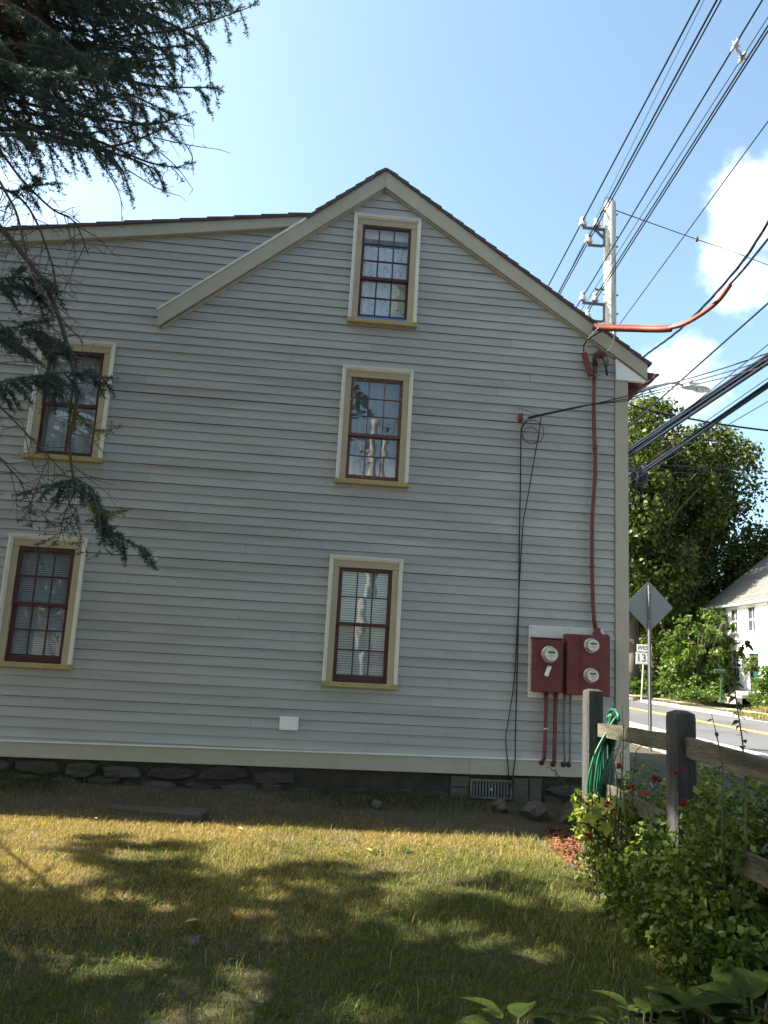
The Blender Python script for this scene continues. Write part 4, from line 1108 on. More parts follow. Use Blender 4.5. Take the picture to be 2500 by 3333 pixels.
def twisted(label, pts, r, cat, turns=3.0):
    """two or three strands wound round each other along a curve: one cable"""
    root = thing('twisted_cable', pts[0], label, cat, 'twisted service drops')
    P_ = [Vector(p) for p in pts]; base = []
    for q in range(len(P_) - 1):
        a0, a1, a2, a3 = P_[max(q - 1, 0)], P_[q], P_[q + 1], P_[min(q + 2, len(P_) - 1)]
        for t_ in np.linspace(0, 1, 15)[:-1]:
            base.append(0.5 * ((2 * a1) + (a2 - a0) * t_ + (2 * a0 - 5 * a1 + 4 * a2 - a3) * t_ ** 2 + (3 * a1 - a0 - 3 * a2 + a3) * t_ ** 3))
    base.append(P_[-1])
    for s_ in range(3):
        L_ = 0; pp = []
        for k, p in enumerate(base):
            if k: L_ += (base[k] - base[k - 1]).length
            a = L_ * turns * 2 + s_ * 2.09
            pp.append(p + Vector((0.4 * math.cos(a), 0.4 * math.sin(a), math.sin(a))) * r * 1.25)
        MB().tube(pp, r, 5).build('strand', M_WIRE, root, True)
    return root


twisted('twisted black service drop passing behind the end of the front eave', [(4.9, 12.6, 6.55), (4.621, 11.0, 6.328), (4.288, 9.0, 5.909), (4.115, 7.5, 5.814), (3.96, 6.5, 5.851), (3.6, 4.4, 6.15), (2.8, 0.0, 7.2), (1.5, -14, 9.8)], 0.0085, 'service cable')
twisted('twisted black service drop coming out of the end of the orange sheath', [(3.5, 9.2, 5.99), (3.75, 9.0, 5.825), (4.03, 8.7, 5.76), (4.183, 8.2, 5.735), (4.293, 7.8, 5.91), (4.38, 7.2, 6.125), (4.45, 6.2, 6.5), (4.5, 0, 8.0), (5.4, -15.5, 10.6)], 0.0075, 'service cable', 2.4)
og = thing('orange_sheath', (3.3, 9.35, 5.95), 'orange plastic line guard sagging from the roof edge along the service cable', 'cable guard')
def guard(name, pts, r, open_=0.0):
    P_ = [Vector(p) for p in pts]; out = []
    for q in range(len(P_) - 1):
        a0, a1, a2, a3 = P_[max(q - 1, 0)], P_[q], P_[q + 1], P_[min(q + 2, len(P_) - 1)]
        for t_ in np.linspace(0, 1, 7)[:-1]:
            out.append(0.5 * ((2 * a1) + (a2 - a0) * t_ + (2 * a0 - 5 * a1 + 4 * a2 - a3) * t_ ** 2 + (3 * a1 - a0 - 3 * a2 + a3) * t_ ** 3))
    out.append(P_[-1])
    # channel section: a tube with a flat lip along its top
    MB().tube(out, r, 12, caps=False).build(name, M_ORANGE, og, True)
    MB().tube([p + Vector((0, -0.012, r * 0.92)) for p in out], r * 0.42, 8).build('lip', M_ORANGE, og, True)
guard('near_sleeve', [(3.305, 9.36, 5.985), (3.50, 9.22, 5.935), (3.754, 9.0, 5.855), (3.93, 8.80, 5.78), (4.03, 8.7, 5.755)], 0.040)
guard('far_sleeve', [(4.00, 8.72, 5.765), (4.10, 8.5, 5.735), (4.183, 8.2, 5.745), (4.25, 7.98, 5.80), (4.293, 7.8, 5.905)], 0.025)

free_wire('guy wire stretching right from the top of the pale pole', [(7.70, 20, 14.56), (12.06, 24.0, 16.383), (14.735, 26.0, 17.176), (22, 31.5, 19.2)], 0.014, 'guy wire', name='guy_wire')
gi = MB().lathe([(0.03, -0.09), (0.055, -0.06), (0.055, 0.06), (0.03, 0.09)], (12.06, 24.0, 16.383), 'z', 10).build('guy_insulator', M_RUST, None)
gi.rotation_euler = (0, 0, 0); tag(gi, 'small brown strain insulator halfway along the guy wire', 'insulator')
free_wire('dark cable sagging across the street in front of the big maple', [(7.6, 20.2, 9.75), (8.835, 22, 9.635), (10.6, 22, 9.32), (13.138, 22, 9.136), (18.5, 22, 9.05)], 0.028, grp='overhead wires')
free_wire('thin dark wire across the maple, higher of two', [(9.4, 30, 9.95), (12.994, 30, 10.064), (17.849, 30, 10.157), (26, 30, 10.4)], 0.02, grp='overhead wires')
free_wire('thin dark wire across the maple, lower of two', [(10.5, 30, 9.75), (13.5, 30, 9.80), (17.215, 30, 9.902), (17.837, 30, 9.845), (26, 30, 9.9)], 0.016, grp='overhead wires')
for k, (z1, z2, lab) in enumerate(((3.492, 5.10, 'upper'), (3.428, 5.075, 'middle'), (3.36, 5.06, 'lower'))):
    # telephone drops: from the wall hook round the corner and up to the far pole
    free_wire(lab + ' of three thin black telephone drops stretched from the wall hook past the corner', [(2.50, WY - 0.10, 4.72 + 0.012 * k), (2.75, WY - 0.12, 4.80 + 0.008 * k), (3.2, WY - 0.13, 4.935 + 0.004 * k), (3.723, 9.35, z2 - 0.01 * k), (3.30, 7.2, 4.44 - 0.05 * k + 0.0) if False else (3.9, 9.2, z2 + 0.035 - 0.012 * k), (4.95, 8.0, 5.30 - 0.075 * k), (6.6, 6.0, 5.85 - 0.14 * k), (9.0, 3.0, 6.7 - 0.2 * k), (12.0, -1.0, 8.0)], 0.0062 if k else 0.0075, 'telephone drop', M_BLACK, 'telephone drops')

# ------------------------------------------------------------------ signs
sg = thing('warning_sign', (7.70, 18.0, 0.1), 'plain grey back of a diamond road sign on a perforated steel post', 'road sign')
def rounded_diamond(cx, cz, h, r, n=5):
    pts = []
    for q, (ax, az) in enumerate(((0, -1), (1, 0), (0, 1), (-1, 0))):
        for k in range(n + 1):
            a = math.radians(-135 + 90 * q + 90 * k / n)
            pts.append((cx + ax * (h - r * math.sqrt(2)) + r * math.cos(a), cz + az * (h - r * math.sqrt(2)) + r * math.sin(a)))
    return pts
sp = MB(); sp.prism(rounded_diamond(7.715, 3.30, 0.585, 0.05), 18.03, 18.036); sp.build('panel', M_SIGNBACK, sg)
po = MB()
po.add([], [])
prof = [(-0.042, 0.0), (-0.030, 0.0), (-0.014, -0.030), (0.014, -0.030), (0.030, 0.0), (0.042, 0.0), (0.042, 0.006), (0.026, 0.006), (0.011, -0.024), (-0.011, -0.024), (-0.026, 0.006), (-0.042, 0.006)]
vs = [(7.71 + x, 18.02 + y_ - 0.008, z) for z in (0.0, 3.78) for x, y_ in prof]; n = len(prof)
po.add(vs, [(k, (k + 1) % n, n + (k + 1) % n, n + k) for k in range(n)] + [tuple(range(n, 2 * n))]); po.build('post', mat('dull_galvanised_post', (0.15, 0.155, 0.165), 0.45, 0.14, 14, metal=0.5), sg)
ho = MB()
for k in range(120):
    ho.box(7.705, 7.715, 17.9805, 17.983, 0.5 + k * 0.0272, 0.512 + k * 0.0272)
o = ho.build('post_holes', M_INK, sg); tag(o, kind='stuff')
b = MB()
for z in (3.62, 2.95): b.lathe([(0.014, 0), (0.012, 0.012)], (7.71, 17.982, z), 'y', 8)
b.build('bolts', M_STEEL, sg)


def text_mesh(txt, size):
    c = bpy.data.curves.new('lettering', 'FONT'); c.body = txt; c.size = size; c.align_x = 'CENTER'; c.align_y = 'CENTER'; c.extrude = 0.003; c.offset = 0.004
    o = bpy.data.objects.new('lettering', c); COL.objects.link(o)
    dg = bpy.context.evaluated_depsgraph_get(); dg.update()
    me = bpy.data.meshes.new_from_object(o.evaluated_get(dg)); bpy.data.objects.remove(o); bpy.data.curves.remove(c)
    me.materials.clear(); me.materials.append(M_INK); me.name = 'lettering'
    return me


rs = thing('route_sign', (17.60, 42.0, 0.6), 'white road sign reading WEST 133 on a thin post beyond the steel sign post', 'road sign')
MB().tube([(17.52, 42.05, 0.5), (17.66, 42.05, 2.7), (17.70, 42.05, 3.5)], 0.035, 8).build('post', M_POLE, rs)
MB().bev(17.30, 18.10, 42.0, 42.02, 3.14, 3.50, 0.01).build('west_plate', M_WHITE, rs)
MB().bev(17.24, 18.10, 42.0, 42.02, 2.46, 3.10, 0.01).build('number_plate', M_WHITE, rs)
bm_ = MB()
for (a, c, d, e) in ((17.255, 18.085, 2.475, 2.495), (17.255, 18.085, 3.065, 3.085), (17.255, 17.275, 2.4955, 3.0645), (18.065, 18.085, 2.4955, 3.0645)): bm_.box(a, c, 41.997, 42.0, d, e)
bm_.build('border', M_INK, rs)
for txt, size, x_, z_ in (('WEST', 0.30, 17.70, 3.32), ('133', 0.56, 17.67, 2.78)):
    o = link('lettering', text_mesh(txt, size), rs); o.matrix_parent_inverse = Matrix.Identity(4)
    o.location = (x_ - 17.60, -0.004, z_ - 0.6); o.rotation_euler = (math.radians(90), 0, 0)

mb_ = thing('mailbox', (20.85, 40.0, 1.0), 'dark green mailbox on a post in front of the white house', 'mailbox')
MB().tube([(20.85, 40, 0.8), (20.86, 40, 2.2)], 0.05, 8).build('post', M_GREEN, mb_)
b = MB(); vs = []
arch = [(-0.10, 0), (0.10, 0), (0.10, 0.10), (0.07, 0.17), (0, 0.20), (-0.07, 0.17), (-0.10, 0.10)]
for x_ in (20.52, 21.06): vs += [(x_, 40 + a, 2.20 + z) for a, z in arch]
n = len(arch); b.add(vs, [(k, (k + 1) % n, n + (k + 1) % n, n + k) for k in range(n)] + [tuple(range(n - 1, -1, -1)), tuple(range(n, 2 * n))]); b.build('box', M_GREEN, mb_)
MB().box(20.60, 20.95, 39.89, 39.897, 2.30, 2.33).build('flag', M_RUST, mb_)

# ------------------------------------------------------------------ houses over the road
HX, HY0, HYN = 23.6, 46.6, 28.0
wh_ = thing('white_house', (HX, 40, 1.2), 'white clapboard house with a grey roof behind bushes across the street', 'house')
def hx(y): return HX + RA * (y - 43.0)
def facade_box(y0, y1, z0, z1, d0, d1, name, mt, parent):
    """box on the road-facing facade; d = distance out of the wall towards the road"""
    b = MB(); vs = []
    for z in (z0, z1):
        for (d, y_) in ((d1, y0), (d0, y0), (d0, y1), (d1, y1)):
            vs.append((hx(y_) - d, y_, z))
    b.add(vs, [(0, 3, 2, 1), (4, 5, 6, 7), (0, 1, 5, 4), (1, 2, 6, 5), (2, 3, 7, 6), (3, 0, 4, 7)])
    return b.build(name, mt, parent)
WINS_F = [(43.15, 43.95, 4.55, 5.78), (41.15, 41.95, 4.55, 5.78), (38.9, 39.7, 4.55, 5.78), (36.5, 37.3, 4.55, 5.78), (43.15, 43.95, 1.9, 3.35), (38.9, 39.7, 1.9, 3.35), (36.5, 37.3, 1.9, 3.35)]
DOOR = (41.0, 42.0, 1.3, 3.35)
facade_box(HYN, HY0, 0.6, 6.06, -0.15, -0.02, 'wall', M_DARK, wh_)
z = 1.2
while z < 6.05:
    z1_ = z + 0.21
    holes = sorted([(w[0], w[1]) for w in WINS_F + [DOOR] if w[2] < z1_ - 0.05 and w[3] > z + 0.05])
    a = HYN
    for h0, h1 in holes + [(HY0, None)]:
        if h0 - a > 0.05:
            b = MB(); vs = []
            for (d, zz) in ((0.032, z), (0.014, z1_), (-0.02, z1_), (-0.02, z)):
                vs += [(hx(a) - d, a, zz), (hx(h0) - d, h0, zz)]
            b.add(vs, [(0, 1, 3, 2), (2, 3, 5, 4), (4, 5, 7, 6), (6, 7, 1, 0), (0, 2, 4, 6), (1, 7, 5, 3)]); b.build('plank', M_CLAPW, wh_)
        if h1: a = h1
    z = z1_
for (a, c, d, e) in WINS_F:
    w_ = facade_box(a - 0.10, a + 0.02, d - 0.02, e + 0.02, 0.0, 0.05, 'window', M_CLAPW, wh_)
    facade_box(c - 0.02, c + 0.10, d - 0.02, e + 0.02, 0.0, 0.05, 'casing', M_CLAPW, w_); facade_box(a - 0.12, c + 0.12, e + 0.02, e + 0.16, 0.0, 0.06, 'head', M_CLAPW, w_)
    facade_box(a - 0.14, c + 0.14, d - 0.12, d - 0.02, 0.0, 0.10, 'sill', M_CLAPW, w_)
    facade_box(a + 0.02, c - 0.02, d, e, -0.05, -0.04, 'pane', M_DARK, w_)
    facade_box(a + 0.02, c - 0.02, (d + e) / 2 - 0.03, (d + e) / 2 + 0.03, -0.04, 0.0, 'meeting_rail', M_CLAPW, w_)
    facade_box((a + c) / 2 - 0.015, (a + c) / 2 + 0.015, d, e, -0.04, -0.008, 'muntin', M_CLAPW, w_)
d_ = facade_box(DOOR[0], DOOR[1], DOOR[2], DOOR[3], -0.06, -0.02, 'door', M_DARK, wh_)
facade_box(DOOR[0] + 0.02, DOOR[0] + 0.50, DOOR[2] + 0.1, DOOR[3] - 0.05, 0.035, 0.065, 'shutter', M_GREEN, wh_)
facade_box(DOOR[0] - 0.14, DOOR[1] + 0.14, DOOR[3], DOOR[3] + 0.22, 0.0, 0.09, 'door_head', M_CLAPW, d_)
facade_box(HYN - 0.4, HY0 + 0.35, 5.99, 6.12, 0.03, 0.40, 'gutter', M_CLAPW, wh_)
facade_box(HYN, HY0, 5.80, 5.98, 0.033, 0.06, 'frieze_board', M_CLAPW, wh_)
facade_box(HY0 - 0.2, HY0 + 0.02, 1.2, 5.98, 0.033, 0.07, 'corner_board', M_CLAPW, wh_)
# gable wall (left end) and the roof planes
def hpt(d, y_, z_): return (hx(y_) - d, y_, z_)
MB().add([hpt(0, HY0, 0.6), hpt(-8.4, HY0, 0.6), hpt(-8.4, HY0, 6.05), hpt(-4.2, HY0, 9.6), hpt(0, HY0, 6.05)], [(4, 3, 2, 1, 0)]).build('gable_wall', M_CLAPW, wh_)
NCR = 22
for k in range(NCR):
    t0_, t1_ = k / NCR, min(1.0, (k + 1.25) / NCR)
    d0, z0 = 0.42 - 4.62 * t0_, 6.10 + 3.75 * t0_
    d1_, z1_ = 0.42 - 4.62 * t1_, 6.10 + 3.75 * t1_
    b = MB(); a, c = HYN - 0.4, HY0 + 0.35 + random.uniform(-0.02, 0.02)
    vs = [hpt(d0, a, z0 + 0.05), hpt(d0, c, z0 + 0.05), hpt(d1_, c, z1_ + 0.02), hpt(d1_, a, z1_ + 0.02), hpt(d0, a, z0), hpt(d0, c, z0), hpt(d1_, c, z1_ - 0.02), hpt(d1_, a, z1_ - 0.02)]
    b.add(vs, [(0, 3, 2, 1), (4, 5, 6, 7), (0, 1, 5, 4), (1, 2, 6, 5), (2, 3, 7, 6), (3, 0, 4, 7)]); b.build('shingle', M_ROOFG, wh_)
MB().add([hpt(-4.2, HYN - .4, 9.86), hpt(-4.2, HY0 + .35, 9.86), hpt(-8.8, HY0 + .35, 6.1), hpt(-8.8, HYN - .4, 6.1)], [(0, 1, 2, 3)]).build('rear_roof', M_ROOFG, wh_)
# front steps
for k in range(3):
    MB().bev(21.75 + k * 0.35, 22.9, 41.2 - 0.9, 41.2 + 0.9, 0.7 + 0.0 * k, 1.02 + k * 0.17, 0.02).build('step', M_CONC, wh_)

bh = thing('brick_house', (24.5, 62.0, 1.4), 'small red brick building glimpsed past the corner board behind the trees', 'house')
MB().box(21.0, 26.0, 62.1, 67, 1.0, 4.6).build('wall', M_MORTAR, bh)
for r_ in range(26):
    for c_ in range(10):
        x_ = 23.2 + c_ * 0.23 + (0.115 if r_ % 2 else 0); z_ = 2.5 + r_ * 0.077
        MB().box(x_, x_ + 0.215, 62.06, 62.12, z_, z_ + 0.066).build('brick', M_BRICK, bh)
MB().prism([(20.7, 4.5), (26.3, 4.5), (23.5, 6.6)], 61.8, 67.3).build('roof', M_ROOFG, bh)

# ------------------------------------------------------------------ trees and bushes over the road
# foliage is cut away along the sun's rays to place these lawn flecks: (x, y, r)
GAPS = np.array([(-1.159, 5.022, 0.2), (-0.304, 4.821, 0.27), (-0.868, 4.679, 0.13), (-1.548, 5.23, 0.16), (-0.829, 5.686, 0.13), (-0.252, 5.595, 0.13), (0.805, 5.853, 0.15), (0.457, 5.491, 0.1),
                 (0.185, 6.339, 0.17), (0.986, 5.348, 0.22), (0.598, 4.821, 0.18), (0.074, 4.913, 0.13), (-0.192, 4.337, 0.12), (-0.41, 4.074, 0.16), (0.381, 4.141, 0.16), (0.967, 6.319, 0.17),
                 (-0.246, 6.072, 0.17), (-1.177, 5.9, 0.14), (-1.775, 6.561, 0.25), (-2.2, 6.9, 0.3), (-2.4, 7.3, 0.3), (-1.2, 7.1, 0.25), (-0.3, 7.0, 0.22), (2.1, 7.4, 0.3),
                 (1.425, 6.221, 0.13), (2.014, 6.191, 0.18), (1.59, 6.052, 0.15), (1.191, 5.166, 0.22), (1.421, 5.087, 0.22), (1.115, 5.295, 0.16), (1.979, 5.915, 0.12), (2.299, 5.947, 0.12), (1.399, 4.6, 0.13),
                 (2.125, 4.924, 0.13), (2.62, 8.0, 0.35), (2.9, 7.6, 0.3), (2.9, 5.6, 0.14), (3.1, 5.0, 0.14), (3.0, 6.3, 0.15)])


def out_of_gaps(P):
    t_ = P[:, 2] / sun_dir.z; g = P[:, :2] - t_[:, None] * np.array([sun_dir.x, sun_dir.y])[None, :]
    keep = np.ones(len(P), bool); wob = 0.75 + 0.6 * vnoise(g[:, 0], g[:, 1], 27, 6.0)
    for x_, y_, r_ in GAPS:
        keep &= np.hypot((g[:, 0] - x_) / 1.35, g[:, 1] - y_) > r_ * wob
    return keep


def tint_mix(c0, c1, c2, seed=0):
    c0, c1, c2 = map(np.array, (c0, c1, c2)); r_ = np.random.default_rng(seed)
    kk = r_.random(4000)
    def fn(p, ci):
        a = kk[ci % 4000][:, None] * 0.75 + rng.random((len(p), 1)) * 0.25
        return np.where(a < 0.5, c0 + (c1 - c0) * a * 2, c1 + (c2 - c1) * (a - 0.5) * 2)
    return fn


T_MAPLE = tint_mix((0.026, 0.044, 0.010), (0.048, 0.070, 0.013), (0.105, 0.105, 0.017), 1)
T_BUSH = tint_mix((0.035, 0.065, 0.012), (0.060, 0.105, 0.016), (0.105, 0.135, 0.022), 2)


def crown_points(c, rx, rz, n, lumps, seed):
    """clump centres on lumpy shells: big lobes round the crown, small clumps on each"""
    r_ = np.random.default_rng(seed); out = []
    lob = []
    for k in range(lumps):
        v = r_.normal(size=3); v /= np.linalg.norm(v); v[2] = v[2] * 0.9 + 0.05
        s_ = r_.uniform(0.55, 0.80)
        lob.append((np.array([c[0] + v[0] * rx * s_, c[1] + v[1] * rx * s_, c[2] + v[2] * rz * s_]), r_.uniform(0.24, 0.40)))
    lob.append((np.array(c, float), 0.55))
    for k in range(n):
        p, q = lob[r_.integers(len(lob))]
        v = r_.normal(size=3); v /= np.linalg.norm(v); f = r_.uniform(0.55, 1.0) ** 0.5
        out.append(p + v * np.array([rx, rx, rz]) * q * f)
    return np.array(out)


def tree(name, label, x, y, zb, h, rx, crown_base, n, per, size, clump, lumps, seed, tint, group=None, cat='tree'):
    t_ = thing(name, (x, y, zb), label, cat, group)
    r_ = random.Random(seed); cz = (crown_base + h) / 2 + zb; rz = (h - crown_base) / 2
    pts = [(x + r_.uniform(-.1, .1) * k, y, zb - 0.2 + (crown_base + rz * 1.2) * k / 6) for k in range(7)]
    MB().tube(pts, [0.035 * h * (1 - 0.11 * k) * 0.6 for k in range(7)], 9).build('trunk', M_BARK, t_, True)
    for k in range(9):
        a = r_.uniform(0, 6.28); z0 = zb + crown_base * 0.8 + rz * 1.2 * k / 9
        p = [(x, y, z0)]
        for q in range(1, 5): p.append((x + math.cos(a) * rx * 0.19 * q + r_.uniform(-.2, .2), y + math.sin(a) * rx * 0.19 * q, z0 + rz * 0.16 * q + r_.uniform(-.2, .2)))
        MB().tube(p, [0.007 * h * (1 - 0.2 * q) for q in range(5)], 6).build('limb', M_BARK, t_, True)
    C_ = crown_points((x, y, cz), rx, rz, n, lumps, seed)
    C_ = C_[C_[:, 2] > zb + crown_base * 0.75]
    v, i_, tn = leaf_cloud(C_, clump, per, size, tint)
    if name == 'unseen_shade_tree':
        kp_ = np.repeat(out_of_gaps(v.reshape(-1, 4, 3).mean(1)), 4); v, tn = v[kp_], tn[kp_]; i_ = np.arange(len(v))
    o = np_mesh('crown', v, 4, i_, M_LEAF, tn, t_); tag(o, kind='stuff')
    return t_


tree('maple_tree', 'tallest dense maple, rising right behind the corner board', 19.8, 48.8, 1.0, 20.6, 5.3, 2.2, 950, 46, 0.30, 0.85, 15, 21, T_MAPLE, 'trees across the street')
tree('maple_tree', 'broad maple with a sloping right shoulder left of the white house', 25.2, 54, 1.2, 20.6, 5.8, 2.0, 1150, 46, 0.30, 0.95, 16, 22, T_MAPLE, 'trees across the street')
tree('maple_tree', 'rounded maple standing behind the white house roof', 30.6, 57, 1.4, 15.6, 4.8, 2.0, 460, 42, 0.30, 0.85, 13, 23, T_MAPLE, 'trees across the street')
tree('maple_tree', 'low leafy tree whose crown touches the right picture edge above the grey roof', 34.5, 56, 1.5, 11.0, 4.6, 2.0, 420, 40, 0.30, 0.8, 12, 24, T_MAPLE, 'trees across the street')
tree('maple_tree', 'shaded tree filling the gap under the tall maple beside the route sign', 22.6, 58.5, 1.2, 10.5, 6.0, 1.0, 460, 42, 0.32, 0.95, 14, 25, T_MAPLE, 'trees across the street')
tree('maple_tree', 'dark tree standing far back behind the diamond sign', 28.5, 68, 1.3, 13.0, 7.0, 1.0, 420, 40, 0.36, 1.1, 14, 26, T_MAPLE, 'trees across the street')


def bush(name, label, x, y, zb, rx, ry, h, n, per, size, clump, seed, tint, mt=None, cat='bush', group=None, arch=0):
    t_ = thing(name, (x, y, zb), label, cat, group); r_ = np.random.default_rng(seed)
    C_ = []
    while len(C_) < n:
        p = r_.uniform(-1, 1, 3); p[2] = abs(p[2])
        d = np.linalg.norm(p)
        if d < 1 and d > 0.35: C_.append((x + p[0] * rx, y + p[1] * ry, zb + p[2] * h * (1 + 0.15 * math.sin(7 * p[0] + seed))))
    C_ = np.array(C_)
    st = MB()
    for k in range(14):
        a = r_.uniform(0, 6.28); q = r_.uniform(0.3, 0.95)
        st.tube([(x + 0.08 * math.cos(a), y + 0.08 * math.sin(a), zb - 0.05), (x + rx * q * .5 * math.cos(a), y + ry * q * .5 * math.sin(a), zb + h * 0.5), (x + rx * q * math.cos(a), y + ry * q * math.sin(a), zb + h * r_.uniform(.6, .95))], [0.012 * h, 0.008 * h, 0.003 * h], 5)
    st.build('stems', M_BARK, t_)
    v, i_, tn = leaf_cloud(C_, clump, per, size, tint)
    tag(np_mesh('foliage', v, 4, i_, mt or M_BUSHLEAF, tn, t_), kind='stuff')
    if arch:
        C2 = []
        for k in range(arch):
            a = r_.uniform(0, 6.28); q = r_.uniform(0.75, 1.0); z0 = zb + h * r_.uniform(0.45, 0.95)
            for s_ in range(7): C2.append((x + rx * q * math.cos(a) * (1 + 0.07 * s_), y + ry * q * math.sin(a) * (1 + 0.07 * s_), z0 + 0.10 * s_ - 0.02 * s_ * s_))
        v, i_, tn = leaf_cloud(np.array(C2), clump * 0.42, 16, size, tint)
        tag(np_mesh('sprays', v, 4, i_, mt or M_BUSHLEAF, tn, t_), kind='stuff')
    return t_


bush('large_bush', 'large sunlit green bush beside the white house and its mailbox', 21.5, 44.0, 1.0, 1.95, 1.9, 4.4, 240, 34, 0.20, 0.40, 31, T_BUSH, arch=22, group='bushes across the street')
bush('large_bush', 'leafy bush covering the corner of the white house with vines', 22.75, 44.6, 1.1, 1.05, 1.2, 4.6, 150, 34, 0.17, 0.36, 32, T_BUSH, arch=10, group='bushes across the street')
bush('large_bush', 'rounded bush by the steps at the right picture edge', 22.2, 36.6, 0.9, 1.5, 1.6, 2.3, 170, 34, 0.16, 0.32, 33, T_BUSH, arch=10, group='bushes across the street')
bush('large_bush', 'low scruffy bush below the brick building by the route sign', 19.4, 48.5, 0.9, 1.6, 1.2, 1.2, 80, 30, 0.16, 0.30, 34, T_BUSH, group='bushes across the street')
bush('large_bush', 'low weedy growth at the foot of the large bush by the pavement', 21.2, 42.0, 0.8, 2.2, 1.0, 0.55, 110, 26, 0.13, 0.24, 35, T_BUSH, group='bushes across the street')
bush('large_bush', 'tall shaded undergrowth between the diamond sign and the large bush', 24.0, 52.5, 1.0, 3.6, 1.4, 4.2, 200, 30, 0.26, 0.55, 36, T_MAPLE, group='bushes across the street')
# ivy on the house corner
iv = rng.random((60, 2)); C_ = np.array([(hx(44.4 + a * 1.9) - 0.12, 44.4 + a * 1.9, 2.0 + 4.0 * b_ ** 0.8) for a, b_ in iv])
v, i_, tn = leaf_cloud(C_, 0.22, 26, 0.13, tint_mix((0.06, 0.09, 0.02), (0.11, 0.12, 0.03), (0.22, 0.12, 0.03), 6))
o = np_mesh('ivy', v, 4, i_, M_BUSHLEAF, tn); tag(o, 'yellowing creeper climbing the left end of the white house', 'ivy', kind='stuff')

# the far verge: rough dry grass
def blades(name, xs, ys, zfn, hgt, wid, tint, lean=0.55, parent=None):
    n = len(xs); z = zfn(xs, ys) - 0.004
    a = rng.random(n) * 6.283; le = hgt * lean * (0.3 + rng.random(n))
    dx, dy = np.cos(a) * le, np.sin(a) * le
    wa = a + 1.57 + rng.normal(size=n) * 0.4; wx, wy = np.cos(wa) * wid * 0.5, np.sin(wa) * wid * 0.5
    p0 = np.stack([xs - wx, ys - wy, z], 1); p1 = np.stack([xs + wx, ys + wy, z], 1)
    h_ = hgt * np.ones(n)
    p2 = np.stack([xs + dx * 0.38 - wx * .8, ys + dy * 0.38 - wy * .8, z + h_ * 0.60], 1)
    p3 = np.stack([xs + dx * 0.38 + wx * .8, ys + dy * 0.38 + wy * .8, z + h_ * 0.60], 1)
    p4 = np.stack([xs + dx, ys + dy, z + h_ * (0.95 - 0.25 * lean)], 1)
    v = np.stack([p0, p1, p2, p3, p4], 1).reshape(-1, 3)
    base = np.arange(n)[:, None] * 5
    idx = np.concatenate([base + np.array([[0, 1, 3]]), base + np.array([[0, 3, 2]]), base + np.array([[2, 3, 4]])], 1).ravel()
    o = np_mesh(name, v, 3, idx, M_GRASS, np.repeat(tint, 5, axis=0), parent)
    return tag(o, kind='stuff')


def pick(n, a, b, r_=None):
    return a + (b - a) * rng.random(n)


nf = 42000
fy_ = pick(nf, 26, 58); fxp = np.where(rng.random(nf) < 0.3, pick(nf, 17.42, 18.33), pick(nf, 19.77, 23.0)); fx_ = fxp + RA * fy_
dn = vnoise(fx_, fy_, 41, 0.8)
col = np.where((rng.random(nf) < 0.35 + 0.5 * (dn - 0.5))[:, None], np.array([0.10, 0.115, 0.035]), np.array([0.235, 0.19, 0.085])) * (0.7 + 0.6 * rng.random((nf, 1)))
blades('verge_grass', fx_, fy_, ground_z, 0.10 + 0.18 * rng.random(nf) * dn, 0.028, col)

# ------------------------------------------------------------------ lawn
nl = 330000
lx = pick(nl, -4.6, 2.62); ly = 3.0 + (9.35 - 3.0) * rng.random(nl) ** 1.0
bare = vnoise(lx, ly, 5, 0.8) * 0.55 + vnoise(lx, ly, 6, 2.4) * 0.45
near_wall = np.clip((ly - 8.38 + 0.75 * (vnoise(lx, ly, 19, 1.7) - 0.5)) / 0.35, 0, 1)
keep = rng.random(nl) < np.clip(1.15 - 1.08 * near_wall - 0.55 * (bare < 0.36), 0.05, 1)
edge = lx < 2.34 + 0.10 * (vnoise(ly, ly * 0, 8, 2.0) - 0.5) - 0.25 * np.clip((5.0 - ly) / 1.5, 0, 1)
keep &= edge
# dirt ribbon of the mulch bed
lx, ly = lx[keep], ly[keep]; n_ = len(lx)
green = np.clip(0.36 + 0.85 * np.clip((6.9 - ly) / 3.0, -0.4, 1) + 0.32 * np.clip((lx - 0.2) / 2.0, -1, 1) + 1.1 * (vnoise(lx, ly, 9, 1.1) - 0.5) + 0.5 * (vnoise(lx, ly, 10, 3.5) - 0.5), 0, 1)
isg = rng.random(n_) < green
cd_ = np.array([0.285, 0.205, 0.072]); cg = np.array([0.066, 0.105, 0.013]); cg2 = np.array([0.125, 0.125, 0.025])
col = np.where(isg[:, None], np.where((rng.random(n_) < 0.5)[:, None], cg, cg2), cd_) * (0.6 + 0.7 * rng.random((n_, 1)))
hg = (0.022 + 0.030 * rng.random(n_)) * (0.7 + 0.8 * vnoise(lx, ly, 12, 2.2)) + np.where(rng.random(n_) < 0.02, 0.05, 0)
blades('grass', lx, ly, ground_z, hg, 0.0034, col, lean=0.9)
